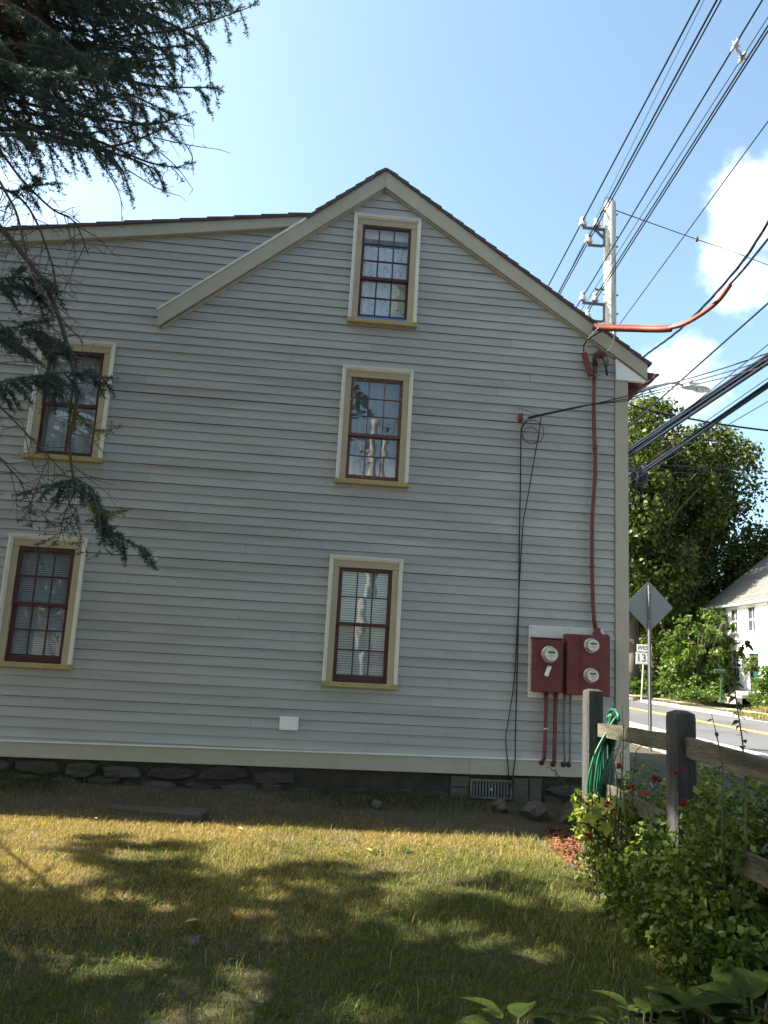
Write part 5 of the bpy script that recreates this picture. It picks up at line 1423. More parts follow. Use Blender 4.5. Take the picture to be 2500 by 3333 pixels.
# long wispy blades along the bed and scattered
nw = 9000
wx_ = np.concatenate([pick(nw // 2, 1.5, 2.5), pick(nw - nw // 2, -2.5, 2.3)]); wy_ = pick(nw, 3.4, 8.4)
hot = vnoise(wx_, wy_, 15, 1.6); kp = rng.random(nw) < np.clip(hot * 1.4 - 0.25, 0.05, 1); wx_, wy_ = wx_[kp], wy_[kp]; n_ = len(wx_)
col = np.where((rng.random(n_) < 0.6)[:, None], np.array([0.13, 0.15, 0.035]), np.array([0.30, 0.24, 0.11])) * (0.7 + 0.5 * rng.random((n_, 1)))
blades('long_grass', wx_, wy_, ground_z, 0.05 + 0.08 * rng.random(n_), 0.0036, col, lean=1.0)
nc_ = 260
C_ = np.stack([pick(nc_, -3.0, 2.25), pick(nc_, 3.5, 7.9), np.zeros(nc_)], 1); hot = vnoise(C_[:, 0], C_[:, 1], 23, 1.2); C_ = C_[rng.random(nc_) < np.clip((hot - 0.40) * 2.2, 0.03, 1)]
C_[:, 2] = ground_z(C_[:, 0], C_[:, 1]) + 0.022
v, i_, tn = leaf_cloud(C_, 0.07, 26, 0.020, tint_mix((0.035, 0.065, 0.012), (0.05, 0.09, 0.015), (0.09, 0.12, 0.02), 24), flat=0.28)
tag(np_mesh('clover', v, 4, i_, M_BUSHLEAF, tn), kind='stuff')
# weeds at the foot of the foundation
nw = 2600
wx_ = pick(nw, -3.6, 2.6); wy_ = 9.0 + 0.42 * rng.random(nw) ** 0.6
kp = rng.random(nw) < np.clip((vnoise(wx_, wy_, 17, 1.3) - 0.30) * 3, 0.02, 1); wx_, wy_ = wx_[kp], wy_[kp]; n_ = len(wx_)
blades('weeds', wx_, wy_, ground_z, 0.05 + 0.10 * rng.random(n_), 0.008, np.array([0.05, 0.065, 0.02]) * (0.7 + 0.6 * rng.random((n_, 1))), lean=0.8)
# fallen leaves
for k, (x_, y_) in enumerate(((-1.95, 8.35), (-0.55, 8.12), (0.62, 7.35), (-2.55, 7.9), (1.66, 6.75), (-0.6, 5.3), (0.3, 6.1))):
    s_ = random.uniform(0.03, 0.05); a = random.uniform(0, 6.28); z_ = float(ground_z(x_, y_)) + 0.045
    pts = [(0, -1, 0), (0.55, -0.3, .25), (0.5, 0.4, .3), (0, 1, 0.1), (-0.5, 0.4, .35), (-0.55, -0.3, .2)]
    o = MB().add([(x_ + s_ * (p[0] * math.cos(a) - p[1] * math.sin(a)), y_ + s_ * (p[0] * math.sin(a) + p[1] * math.cos(a)), z_ + s_ * p[2]) for p in pts] + [(x_, y_, z_)], [(6, 0, 1), (6, 1, 2), (6, 2, 3), (6, 3, 4), (6, 4, 5), (6, 5, 0)]).build('fallen_leaf', mat('dry_leaf', (0.30, 0.20, 0.08), 0.8, 0.2, 30, rnd=0.4), None)
    tag(o, ['dry leaf on the sunlit grass before the stone slab', 'pale dry leaf by the shadow edge below the white cover plate', 'dry leaf on the lawn below the foundation grate', 'dry leaf at the left picture edge on sunlit grass', 'dry leaf on the grass nearest the mulch', 'dry leaf next to the tan pebble', 'dry leaf in the middle of the shaded lawn'][k], 'leaf', 'fallen leaves on the lawn')

# slab and loose stones by the wall
sb = MB(); top = [(-2.0, 8.83), (-1.45, 8.66), (-0.97, 8.56), (-0.93, 8.80), (-0.95, 9.12), (-1.5, 9.25), (-1.98, 9.30)]
n = len(top); v = [(x_, y_, -0.06) for x_, y_ in top] + [(x_, y_, 0.045 + random.uniform(-.005, .005)) for x_, y_ in top] + [(x_ * 0.97 - 0.044, y_ * 0.97 + 0.27, 0.058) for x_, y_ in top]
f = [(k, (k + 1) % n, n + (k + 1) % n, n + k) for k in range(n)] + [(n + k, n + (k + 1) % n, 2 * n + (k + 1) % n, 2 * n + k) for k in range(n)] + [tuple(range(2 * n, 3 * n))]
tag(sb.add(v, f).build('stone_slab', M_SLAB, None), 'flat grey stone slab lying in the shade by the foundation', 'stone slab')
def rock(x_, y_, s_, label, seed, mt=M_SLAB, grp='loose stones'):
    o = stone_mesh(s_ * 1.3, s_, s_ * 0.9, seed).build('loose_stone', mt, None)
    o.location = (x_, y_, float(ground_z(x_, y_)) + s_ * 0.2); o.rotation_euler = (math.radians(-35), 0.2, random.uniform(-.5, .5))
    return tag(o, label, 'stone', grp)
rock(0.823, 9.10, 0.09, 'small pointed pale stone standing on the bare soil by the wall', 301, M_BLOCK)
rock(2.55, 9.05, 0.22, 'biggest grey stone at the foot of the wall behind the roses', 302)
rock(2.95, 8.95, 0.26, 'grey stone half hidden by the green hose', 303)
rock(2.20, 9.18, 0.15, 'grey stone just under the foundation grate', 304)
rock(-0.55, 5.05, 0.06, 'tan pebble lying in the shaded lawn', 305, M_BLOCK)
rock(0.98, 7.42, 0.05, 'dark clod on the sunlit lawn', 306, M_STONE)

# mulch bed
nm = 9000
mx_ = pick(nm, 2.28, 3.15); my_ = pick(nm, 3.4, 8.75)
kp = mx_ > 2.38 + 0.1 * (vnoise(my_, my_ * 0, 18, 2.0) - 0.5) + np.clip((my_ - 7.6) / 6, 0, 0.3); mx_, my_ = mx_[kp], my_[kp]; n_ = len(mx_)
a = rng.random(n_) * 6.28; ln = 0.020 + 0.035 * rng.random(n_); wd_ = 0.006 + 0.007 * rng.random(n_); zz = ground_z(mx_, my_) + 0.005 + 0.03 * rng.random(n_)
ex, ey = np.cos(a) * ln, np.sin(a) * ln; px_, py_ = -np.sin(a) * wd_, np.cos(a) * wd_; tz = (rng.random(n_) - 0.5) * 0.03
v = np.stack([np.stack([mx_ - ex, my_ - ey, zz - tz], 1), np.stack([mx_ + px_, my_ + py_, zz + 0.006], 1), np.stack([mx_ + ex, my_ + ey, zz + tz], 1), np.stack([mx_ - px_, my_ - py_, zz + 0.003], 1)], 1).reshape(-1, 3)
col = np.repeat(np.array([0.20, 0.066, 0.032]) * (0.4 + 0.9 * rng.random((n_, 1))), 4, axis=0)
tag(np_mesh('mulch', v, 4, np.arange(4 * n_), M_MULCH, col), kind='stuff')
ME = MB(); bx = 0
tag(ME.tube([(2.48, 8.22, 0.005), (2.42, 7.6, 0.01), (2.38, 7.2, 0.005), (2.37, 6.5, 0.01), (2.36, 5.7, 0.008)], 0.012, 6).build('bed_edging', M_STONE, None, True), 'thin dark edging strip between lawn and mulch', 'edging')

# ------------------------------------------------------------------ rose bushes and flowers
T_ROSE = tint_mix((0.036, 0.064, 0.012), (0.078, 0.115, 0.020), (0.19, 0.21, 0.032), 7)
T_YEL = tint_mix((0.08, 0.12, 0.02), (0.14, 0.17, 0.03), (0.26, 0.24, 0.04), 8)
roses = [('rose bush with crimson blooms in front of the hose', 2.62, 6.35, 0.40, 0.55, 0.84, 51, 260),
         ('rose bush between the two fence posts', 2.95, 5.9, 0.50, 0.8, 0.98, 52, 330),
         ('spreading rose bush at the foot of the nearer fence post', 2.54, 5.25, 0.44, 0.5, 0.88, 53, 330),
         ('leafy rose bush at the right picture edge below the rail', 2.52, 4.72, 0.46, 0.40, 0.95, 54, 380),
         ('tall rose bush leaning through the rails at the right picture edge', 2.88, 4.75, 0.42, 0.45, 1.05, 59, 320),
         ('low rose bush at the lawn edge with small dark leaves', 2.48, 5.75, 0.32, 0.40, 0.60, 58, 220)]
rb = []
for lab, x_, y_, rx, ry, h, sd2, nc in roses:
    rb.append(bush('rose_bush', lab, x_, y_, 0.0, rx, ry, h, nc, 21, 0.046, 0.11, sd2, T_ROSE, cat='rose bush', group='rose bushes in the bed'))
bush('yellow_green_plant', 'low yellow green leafy plant among the roses by the hose', 2.30, 6.55, 0.30, 0.16, 0.20, 0.42, 46, 12, 0.05, 0.06, 55, T_YEL, cat='plant')
bush('leafy_perennial', 'mid green leafy perennial spilling over the lawn edge', 2.48, 4.62, 0.0, 0.40, 0.40, 0.50, 150, 12, 0.058, 0.085, 56, T_BUSH, cat='plant')
bush('leafy_perennial', 'dense green perennial near the lower right picture edge', 2.58, 4.30, 0.0, 0.42, 0.36, 0.48, 150, 12, 0.062, 0.085, 57, T_BUSH, cat='plant')


def rose_flower(p, s_, parent):
    b = MB()
    for k in range(3):
        for q in range(5):
            a = 6.283 * (q + 0.5 * k) / 5; r0 = s_ * (0.25 + 0.35 * k); z0 = s_ * (0.35 - 0.18 * k)
            c = Vector(p) + Vector((math.cos(a) * r0, math.sin(a) * r0, z0)); u_ = Vector((-math.sin(a), math.cos(a), 0)) * s_ * 0.42; w_ = Vector((math.cos(a) * 0.5, math.sin(a) * 0.5, 0.8 - 0.3 * k)) * s_ * 0.5
            b.add([c - u_ * 0.6 - w_ * 0.6, c + u_ * 0.6 - w_ * 0.6, c + u_ + w_ * 0.5, c + w_, c - u_ + w_ * 0.5], [(0, 1, 2, 3, 4)])
    o = b.build('flower', M_ROSE, parent)
    return o


for p, par in (((2.321, 6.0, 0.975), 0), ((2.312, 5.0, 1.06), 2), ((2.407, 5.5, 0.94), 2), ((2.391, 6.0, 0.83), 0), ((2.107, 5.6, 0.74), 2), ((2.212, 5.3, 0.86), 2), ((2.096, 6.0, 0.46), 0), ((2.406, 4.8, 0.907), 3), ((2.367, 5.0, 0.854), 3), ((2.44, 4.9, 0.80), 3)):
    for q in range(random.choice((2, 3))):
        rose_flower((p[0] + random.uniform(-.035, .035), p[1] + random.uniform(-.03, .03), p[2] + random.uniform(-.02, .03)), random.uniform(0.020, 0.030), rb[par])


def leaf_shape(L_, W_, fold=0.25, curl=0.2, n=5):
    """pointed leaf lying along +X, midrib folded, tip curling down"""
    v = []; f = []
    for k in range(n + 1):
        t_ = k / n; w = W_ * 0.5 * math.sin(math.pi * min(1, t_ ** 0.75)) * (1 if k < n else 0); x_ = L_ * t_; z_ = -curl * L_ * t_ * t_
        v += [(x_, -w, z_ + fold * w), (x_, 0, z_), (x_, w, z_ + fold * w)]
    for k in range(n):
        a = 3 * k; f += [(a, a + 1, a + 4, a + 3), (a + 1, a + 2, a + 5, a + 4)]
    return v, f


LEAFV, LEAFF = leaf_shape(0.085, 0.045, 0.3, 0.35)
sap_me = MB().add(LEAFV, LEAFF).mesh('leaf', mat('sapling_leaf', (0.035, 0.055, 0.02), 0.5, 0.2, 20, rnd=0.25, trans=0.2))


def sapling(label, pts, leaves, scale=1.0, name='sapling'):
    t_ = thing(name, pts[0], label, 'sapling', 'thin stems by the fence')
    P_ = [Vector(p) for p in pts]
    MB().tube(P_, [0.0065 - 0.0048 * k / (len(P_) - 1) for k in range(len(P_))], 6).build('stem', M_STEM, t_, True)
    for k in range(leaves):
        s_ = 0.30 + 0.70 * (k + 0.5) / leaves; q = s_ * (len(P_) - 1); i_ = min(int(q), len(P_) - 2); c = P_[i_].lerp(P_[i_ + 1], q - i_)
        o = bpy.data.objects.new('leaf', sap_me); COL.objects.link(o); o.parent = t_
        a = k * 2.4 + random.uniform(-.5, .5); sc = scale * random.uniform(0.6, 1.15)
        o.location = c - P_[0]; o.rotation_euler = (random.uniform(-.5, .5), random.uniform(-0.2, 0.7), a); o.scale = (sc, sc, sc)
    return t_


sapling('tall thin sapling with dark leaves standing in front of the fence rail', [(2.43, 4.45, 0.0), (2.44, 4.48, 0.5), (2.475, 4.5, 1.0), (2.465, 4.5, 1.3), (2.43, 4.5, 1.55), (2.425, 4.5, 1.70), (2.46, 4.5, 1.80), (2.52, 4.5, 1.87)], 46, 0.72)
sapling('bare leaning stem beside the tall sapling', [(2.40, 4.6, 0.1), (2.36, 4.55, 0.8), (2.345, 4.5, 1.15), (2.315, 4.5, 1.32), (2.285, 4.5, 1.44)], 5, 0.5)
sapling('upright stem with a few round leaves right of the sapling', [(2.50, 4.3, 0.1), (2.51, 4.3, 0.6), (2.50, 4.3, 0.95), (2.53, 4.3, 1.15)], 14, 1.0)
sapling('thin bare stem between the fence posts', [(2.36, 6.1, 0.5), (2.355, 6.0, 1.0), (2.362, 6.0, 1.22), (2.352, 6.0, 1.42)], 4, 0.25)
for k, (x_, y_) in enumerate(((2.20, 6.2), (2.25, 5.9), (2.42, 6.4), (2.48, 6.1), (2.31, 5.8))):
    sapling(['leftmost dry rose cane before the fence post with the hose', 'short dry rose cane before the corner board', 'dry rose cane nearest the corner board edge', 'dry rose cane reaching right under the lit rail', 'dry rose cane standing just left of the nearer post'][k], [(x_, y_, 0.5), (x_ + random.uniform(-.03, .03), y_, 0.85), (x_ + random.uniform(-.06, .08), y_, 1.08), (x_ + random.uniform(-.05, .14), y_, 1.18 - 0.05 * (k % 2))], 5, 0.22, name='rose_cane')
sapling('thin dry cane arching low over the lawn edge', [(2.30, 5.4, 0.02), (2.20, 5.3, 0.3), (2.22, 5.2, 0.5), (2.30, 5.15, 0.62)], 9, 0.3, name='rose_cane')
# spray of pale rose leaves in front of the foundation
sapling('yellow green rose shoot arching left in front of the water table', [(2.35, 6.3, 0.55), (2.10, 6.1, 0.70), (1.95, 6.05, 0.82), (1.80, 6.0, 0.95)], 26, 0.42, name='rose_shoot')
sapling('yellow green rose shoot hanging low by the mulch', [(2.3, 6.3, 0.5), (2.05, 6.1, 0.55), (1.98, 6.0, 0.45), (2.0, 5.95, 0.32)], 20, 0.45, name='rose_shoot')

# big lit leaves (a squash-like plant)
def lobed(s_):
    v = [(0, 0, 0)]; n = 20
    for k in range(n):
        a = 6.283 * k / n; r_ = s_ * (0.75 + 0.28 * math.cos(5 * a)); v.append((r_ * math.cos(a), r_ * math.sin(a), 0.12 * s_ * math.cos(2 * a) - 0.1 * r_))
    return v, [(0, 1 + k, 1 + (k + 1) % n) for k in range(n)]
lv_, lf_ = lobed(0.085); lob_me = MB().add(lv_, lf_).mesh('leaf', mat('yellow_green_leaf', (0.20, 0.21, 0.025), 0.5, 0.2, 20, rnd=0.25, trans=0.4))
vp = thing('broad_leaf_vine', (2.2, 6.0, 0.3), 'broad yellow green lobed leaves catching sun in front of the hose', 'vine')
for (x_, y_, z_) in ((2.16, 6.0, 0.66), (2.12, 6.02, 0.60), (2.30, 6.0, 0.74), (2.36, 6.05, 0.72), (2.26, 6.1, 0.68), (2.40, 5.95, 0.66), (2.21, 5.95, 0.55), (2.62, 5.3, 0.74), (2.72, 5.2, 0.72), (2.58, 5.4, 0.78)):
    o = bpy.data.objects.new('leaf', lob_me); COL.objects.link(o); o.parent = vp; o.location = (x_ - 2.2, y_ - 6.0, z_ - 0.3)
    o.rotation_euler = (random.uniform(0.3, 1.0), random.uniform(-.4, .4), random.uniform(-1, 1)); s_ = random.uniform(0.6, 1.0); o.scale = (s_, s_, s_)
    MB().tube([(x_, y_, z_), (x_ + 0.05, y_ + 0.1, 0.3), (x_ + 0.06, y_ + 0.12, 0.02)], 0.004, 5).build('stalk', M_STEM, vp)

# hostas along the bottom edge
hv, hf = leaf_shape(0.21, 0.135, 0.25, 0.40, 7); hos_me = MB().add(hv, hf).mesh('leaf', M_HOSTA); hos_me.polygons.foreach_set('use_smooth', [True] * len(hos_me.polygons))
def hosta(label, x_, y_, n, s0, zb=0.0, stretch=1.0):
    t_ = thing('hosta', (x_, y_, zb), label, 'hosta', 'hostas along the bottom of the lawn')
    for k in range(n):
        o = bpy.data.objects.new('leaf', hos_me); COL.objects.link(o); o.parent = t_
        a = k * 2.39996 + random.uniform(-.3, .3); q = (k + 0.5) / n; r_ = 0.05 + 0.13 * q; z_ = 0.24 - 0.13 * q
        s_ = s0 * random.uniform(0.75, 1.15)
        o.location = (math.cos(a) * r_, math.sin(a) * r_, z_ * s0); o.rotation_euler = (random.uniform(-.3, .3), -0.55 + 0.75 * q + random.uniform(-.2, .2), a); o.scale = (s_, s_ * stretch, s_)
        MB().tube([(x_ + 0.02 * math.cos(a), y_ + 0.02 * math.sin(a), zb), (x_ + math.cos(a) * r_, y_ + math.sin(a) * r_, zb + z_ * s0)], 0.005, 5).build('stalk', M_STEM, t_)
    return t_
hosta('hosta clump at the bottom edge, straight below the hose', 1.50, 3.62, 15, 0.95)
hosta('large hosta clump nearest the lower right corner', 2.02, 3.66, 26, 1.1)
hosta('hosta with broad leaves at the right edge above the corner clump', 2.40, 3.95, 22, 1.05)
hosta('hosta clump spreading beside the lawn, left of the corner clump', 1.76, 3.64, 20, 1.0)
hosta('small dark hosta under the perennials', 2.50, 4.75, 12, 0.8)
hosta('hosta clump left of the others at the bottom edge', 0.95, 3.58, 15, 0.85)
hosta('shaded hosta behind the corner clump', 2.55, 4.42, 12, 0.8)

# ------------------------------------------------------------------ shade trees round the yard
T_SHADE = tint_mix((0.035, 0.06, 0.012), (0.055, 0.085, 0.016), (0.09, 0.11, 0.02), 9)
tree('unseen_shade_tree', 'broad shade tree left of the picture that dapples the lawn', -9.6, 5.0, 0.0, 12.0, 3.7, 4.6, 125, 46, 0.24, 0.50, 12, 71, T_SHADE, 'shade trees round the yard')
tree('unseen_shade_tree', 'second shade tree left of the picture, nearer the spruce', -7.9, 6.0, 0.0, 12.5, 2.9, 6.0, 70, 46, 0.24, 0.50, 10, 72, T_SHADE, 'shade trees round the yard')
for k, (x_, y_, h_, rx_) in enumerate(((-8.0, -7.5, 11.0, 4.2), (-3.4, -2.2, 12.5, 3.9), (10.5, -9.0, 11.0, 4.0), (-14.0, 0.5, 12.0, 4.2))):  # unseen trees added to cut the sky light on wall and lawn
    tree('unseen_shade_tree', ['unseen tree added behind the camera on the left to dim the wall', 'unseen tree added straight behind the camera to dim lawn and wall', 'unseen tree added behind the camera by the road to dim the wall', 'unseen tree added at the far left of the yard to block sky light'][k], x_, y_, 0.0, h_, rx_, 6.4 if k == 1 else 1.6, 230, 30, 0.50, 0.9, 12, 80 + k, T_SHADE, 'shade trees round the yard')

tree('unseen_shade_tree', 'tall unseen tree added so its high canopy darkens the near lawn', 5.6, -3.0, 0.0, 14.5, 4.2, 9.0, 200, 30, 0.50, 0.9, 12, 90, T_SHADE, 'shade trees round the yard')  # unseen canopy added to deepen the shade on the lawn

# ------------------------------------------------------------------ the spruce on the left
spr = thing('spruce_tree', (-4.7, 5.6, 0.0), 'dark blue green spruce overhanging the lawn from the left', 'tree')
TX, TY = -4.7, 5.6
MB().tube([(TX, TY, -0.2), (TX + 0.02, TY, 2), (TX - 0.02, TY, 5), (TX, TY, 8), (TX, TY, 11.5)], [0.30, 0.26, 0.20, 0.13, 0.02], 12).build('trunk', M_BARK, spr, True)
SH = []          # needle shoots: (p, dir, length, bright)
TW = MB()
def polyline(P_, m_=8):
    P_ = [np.array(p, float) for p in P_]; out = []
    for q in range(len(P_) - 1):
        a0, a1, a2, a3 = P_[max(q - 1, 0)], P_[q], P_[q + 1], P_[min(q + 2, len(P_) - 1)]
        for t_ in np.linspace(0, 1, m_ + 1)[:-1]:
            out.append(0.5 * ((2 * a1) + (a2 - a0) * t_ + (2 * a0 - 5 * a1 + 4 * a2 - a3) * t_ ** 2 + (3 * a1 - a0 - 3 * a2 + a3) * t_ ** 3))
    out.append(P_[-1]); return np.array(out)


def spray(P_, side, droop, dens, start=0.0, rec=True, sunlit_tint=0.0, own=True, sl=0.13):
    """needled side shoots along a branch"""
    L_ = np.concatenate([[0], np.cumsum(np.linalg.norm(np.diff(P_, axis=0), axis=1))]); tot = L_[-1]
    s_ = start * tot
    sgn = 1
    while s_ < tot:
        k = min(np.searchsorted(L_, s_, 'right') - 1, len(P_) - 2); t_ = (s_ - L_[k]) / max(L_[k + 1] - L_[k], 1e-6)
        p = P_[k] + (P_[k + 1] - P_[k]) * t_; d = P_[k + 1] - P_[k]; d = d / np.linalg.norm(d)
        lat = np.cross(d, [0, 0, 1]); lat /= max(np.linalg.norm(lat), 1e-3); lat = lat * sgn + rng.normal(size=3) * 0.35
        dd = d * 0.75 + lat * 0.75 + np.array([0, 0, -droop]) * rng.uniform(0.2, 1.3); dd /= np.linalg.norm(dd)
        ln = side * (1 - 0.55 * s_ / tot) * rng.uniform(0.6, 1.2)
        e = p + dd * ln + np.array([0, 0, -droop * ln * 0.35])
        if rec and ln > 0.10:
            TW.tube([tuple(p), tuple((p + e) / 2 + [0, 0, 0.01]), tuple(e)], [0.005, 0.0038, 0.002], 4)
            Q_ = np.array([p, (p + e) / 2 + np.array([0, 0, 0.012]), e]); spray(Q_, ln * 0.50, droop * 1.0, dens * 1.7, 0.12, False, sunlit_tint, True, sl)
        else:
            SH.append((p, dd, ln if ln > 0.05 else 0.05, sunlit_tint))
        if own and rng.random() < 0.8: SH.append((p, d, sl * 0.6, sunlit_tint))
        s_ += rng.uniform(0.6, 1.4) / dens; sgn = -sgn


limbs = [
    ('limb', [(-2.82, 5.6, 5.7), (-2.32, 5.6, 6.04), (-1.83, 5.6, 6.27), (-1.31, 5.6, 6.42), (-0.83, 5.6, 6.68)]),
    ('limb', [(-2.71, 5.2, 6.03), (-2.17, 5.2, 5.84), (-1.76, 5.2, 5.66), (-1.4, 5.2, 5.58), (-0.96, 5.2, 5.62)]),
    ('limb', [(-2.97, 5.9, 5.92), (-2.46, 5.9, 5.82), (-2.02, 5.9, 5.77), (-1.59, 5.9, 5.76), (-1.27, 5.9, 5.9)]),
    ('limb', [(-2.59, 5.2, 5.23), (-2.08, 5.2, 5.11), (-1.72, 5.2, 5.04), (-1.46, 5.2, 4.98), (-1.28, 5.2, 4.91)]),
    ('limb', [(-2.58, 5.0, 5.72), (-2.18, 5.0, 5.41), (-1.8, 5.0, 5.07), (-1.52, 5.0, 4.82), (-1.45, 5.0, 4.71)]),
    ('limb', [(-2.91, 5.5, 6.61), (-2.18, 5.5, 6.54), (-1.65, 5.5, 6.45), (-1.18, 5.5, 6.23), (-1.08, 5.5, 6.0)]),
    ('limb', [(-2.75, 5.7, 5.45), (-2.2, 5.7, 5.50), (-1.85, 5.7, 5.42), (-1.5, 5.7, 5.30), (-1.25, 5.7, 5.28)]),
    ('limb', [(-2.70, 4.9, 5.95), (-2.25, 4.8, 5.75), (-1.95, 4.75, 5.55), (-1.6, 4.7, 5.25)]),
    ('limb', [(-2.85, 5.3, 6.3), (-2.3, 5.25, 6.2), (-1.9, 5.2, 6.05), (-1.5, 5.2, 5.95), (-1.2, 5.2, 5.75)]),
]
for k in range(58):
    z = rng.uniform(5.22, 7.05); yq = rng.uniform(4.6, 6.6)
    xe = float(np.interp(z, [4.9, 5.15, 5.5, 5.9, 6.2, 6.6, 7.0], [-1.35, -1.22, -1.28, -1.15, -1.02, -0.88, -0.95])) - 0.55 * rng.random() ** 1.4
    if z < 5.0: xe = min(xe, -1.25)
    x0 = -2.9; sc_ = yq / 5.3; z = 1.6 + (z - 1.6) * sc_; xe *= sc_; x0 *= sc_
    d_ = rng.uniform(-0.25, 0.12) * (xe - x0)
    limbs.append(('limb', [(x0, yq, z - d_), (x0 + (xe - x0) * .35, yq + rng.uniform(-.1, .1), z - d_ * .55), (x0 + (xe - x0) * .7, yq + rng.uniform(-.15, .15), z - d_ * 0.2), (xe, yq + rng.uniform(-.2, .2), z + rng.uniform(-.05, .12))]))
for nm, P_ in limbs:
    full = [(TX + 0.1, TY, P_[0][2] + 0.35), (-3.7, (TY + P_[0][1]) / 2, P_[0][2] + 0.12)] + P_
    q = polyline(full, 6)
    MB().tube([tuple(p) for p in q], [0.024 - 0.0205 * k / (len(q) - 1) for k in range(len(q))], 6).build('branch', M_TWIG, spr, True)
    spray(polyline(P_, 6), 0.30, 0.65, 15, 0.0)
bare_l = [
    ('thin', [(-2.63, 5.3, 5.19), (-2.23, 5.3, 4.8), (-2.01, 5.3, 4.61), (-1.84, 5.3, 4.52), (-1.72, 5.3, 4.29)], 0.011),
    ('hang', [(-2.58, 5.3, 4.62), (-2.33, 5.3, 4.43), (-2.12, 5.3, 4.21), (-1.93, 5.3, 3.96), (-1.76, 5.3, 3.57), (-1.67, 5.3, 3.25), (-1.68, 5.3, 2.96), (-1.62, 5.3, 2.68)], 0.022),
    ('hang2', [(-2.48, 5.0, 4.78), (-2.17, 5.0, 4.48), (-2.04, 5.0, 4.19), (-1.96, 5.0, 3.97), (-1.78, 5.0, 3.73), (-1.58, 5.0, 3.53)], 0.010),
    ('hang3', [(-2.62, 5.5, 4.9), (-2.28, 5.5, 4.75), (-2.05, 5.5, 4.35), (-1.97, 5.5, 4.05), (-2.0, 5.5, 3.7), (-1.9, 5.5, 3.4)], 0.010),
    ('thin2', [(-2.34, 5.2, 3.29), (-2.11, 5.2, 3.12), (-1.85, 5.2, 2.89), (-1.62, 5.2, 2.68)], 0.009),
    ('thin3', [(-2.38, 5.4, 3.0), (-2.14, 5.4, 2.82), (-1.97, 5.4, 2.66)], 0.012),
    ('thin4', [(-2.34, 5.1, 3.75), (-2.05, 5.1, 3.55), (-1.80, 5.15, 3.35), (-1.68, 5.2, 3.18)], 0.009),
]
for nm, P_, r_ in bare_l:
    z0 = P_[0][2]
    q = polyline([(TX + 0.1, TY, z0 + 0.5), (-3.5, (TY + P_[0][1]) / 2, z0 + 0.35)] + P_, 7)
    MB().tube([tuple(p) for p in q], [r_ * 1.3 - r_ * 0.95 * k / (len(q) - 1) for k in range(len(q))], 6).build('branch', M_TWIG, spr, True)
    # dead side twigs
    q2 = polyline(P_, 6)
    for k in range(2, len(q2) - 1):
        p = q2[k]; d = rng.normal(size=3) * [1, 0.6, 0.5] + [0.2, 0, -0.7]; d /= np.linalg.norm(d); ln = rng.uniform(0.10, 0.32)
        m1 = p + d * ln * 0.5 + rng.normal(size=3) * 0.02; e = p + d * ln + [0, 0, -0.04]
        TW.tube([tuple(p), tuple(m1), tuple(e)], [0.0036, 0.0026, 0.0014], 4)
        for j in range(3):
            b0 = m1 + (e - m1) * rng.random(); TW.tube([tuple(b0), tuple(b0 + d * 0.05 + rng.normal(size=3) * 0.05)], [0.002, 0.001], 4)
for P_ in ([(-1.75, 5.2, 5.0), (-1.6, 5.2, 4.82), (-1.52, 5.2, 4.67), (-1.49, 5.2, 4.46)], [(-1.35, 5.2, 5.17), (-1.1, 5.2, 5.14), (-0.89, 5.2, 5.13)], [(-1.35, 5.2, 5.1), (-1.17, 5.2, 4.96), (-1.04, 5.2, 4.8)],
           [(-1.3, 5.2, 5.3), (-1.09, 5.2, 5.29)], [(-1.13, 5.2, 5.15), (-1.07, 5.2, 5.05), (-1.05, 5.2, 4.92)], [(-1.5, 5.2, 4.9), (-1.28, 5.2, 4.78), (-1.12, 5.2, 4.74)]):
    q = polyline(P_, 4); TW.tube([tuple(p) for p in q], [0.0048 - 0.003 * k / (len(q) - 1) for k in range(len(q))], 5)
    for k in range(2, len(q), 2):
        d = rng.normal(size=3) * 0.05; TW.tube([tuple(q[k]), tuple(q[k] + d + [0.02, 0, -0.02])], [0.0024, 0.0014], 4)
tufts = [([(-2.32, 5.2, 3.97), (-2.12, 5.2, 4.03), (-1.9, 5.2, 4.0)], 0.20, 0), ([(-2.27, 5.2, 3.62), (-2.04, 5.2, 3.68), (-1.81, 5.2, 3.61)], 0.22, 0),
         ([(-2.13, 5.0, 3.2), (-1.89, 5.0, 3.27), (-1.64, 5.0, 3.32), (-1.41, 5.0, 3.31)], 0.16, 0), ([(-1.68, 5.2, 3.18), (-1.51, 5.2, 3.02), (-1.37, 5.2, 3.04)], 0.07, 1),
         ([(-1.62, 5.3, 2.7), (-1.79, 5.3, 2.64), (-1.94, 5.3, 2.58)], 0.10, 0), ([(-1.62, 5.3, 2.71), (-1.49, 5.3, 2.63), (-1.43, 5.3, 2.48), (-1.34, 5.3, 2.36), (-1.08, 5.3, 2.26)], 0.14, 0),
         ([(-1.5, 5.25, 2.56), (-1.38, 5.25, 2.49), (-1.25, 5.25, 2.51)], 0.07, 1), ([(-2.3, 5.3, 4.70), (-2.1, 5.3, 4.78), (-1.98, 5.3, 4.80)], 0.12, 0)]
for P_, sdl, br_ in tufts:
    q = polyline(P_, 6); TW.tube([tuple(p) for p in q], [0.006 - 0.004 * k / (len(q) - 1) for k in range(len(q))], 5)
    spray(q, sdl * 1.5, 0.55, 30, 0.0, True, br_, True)
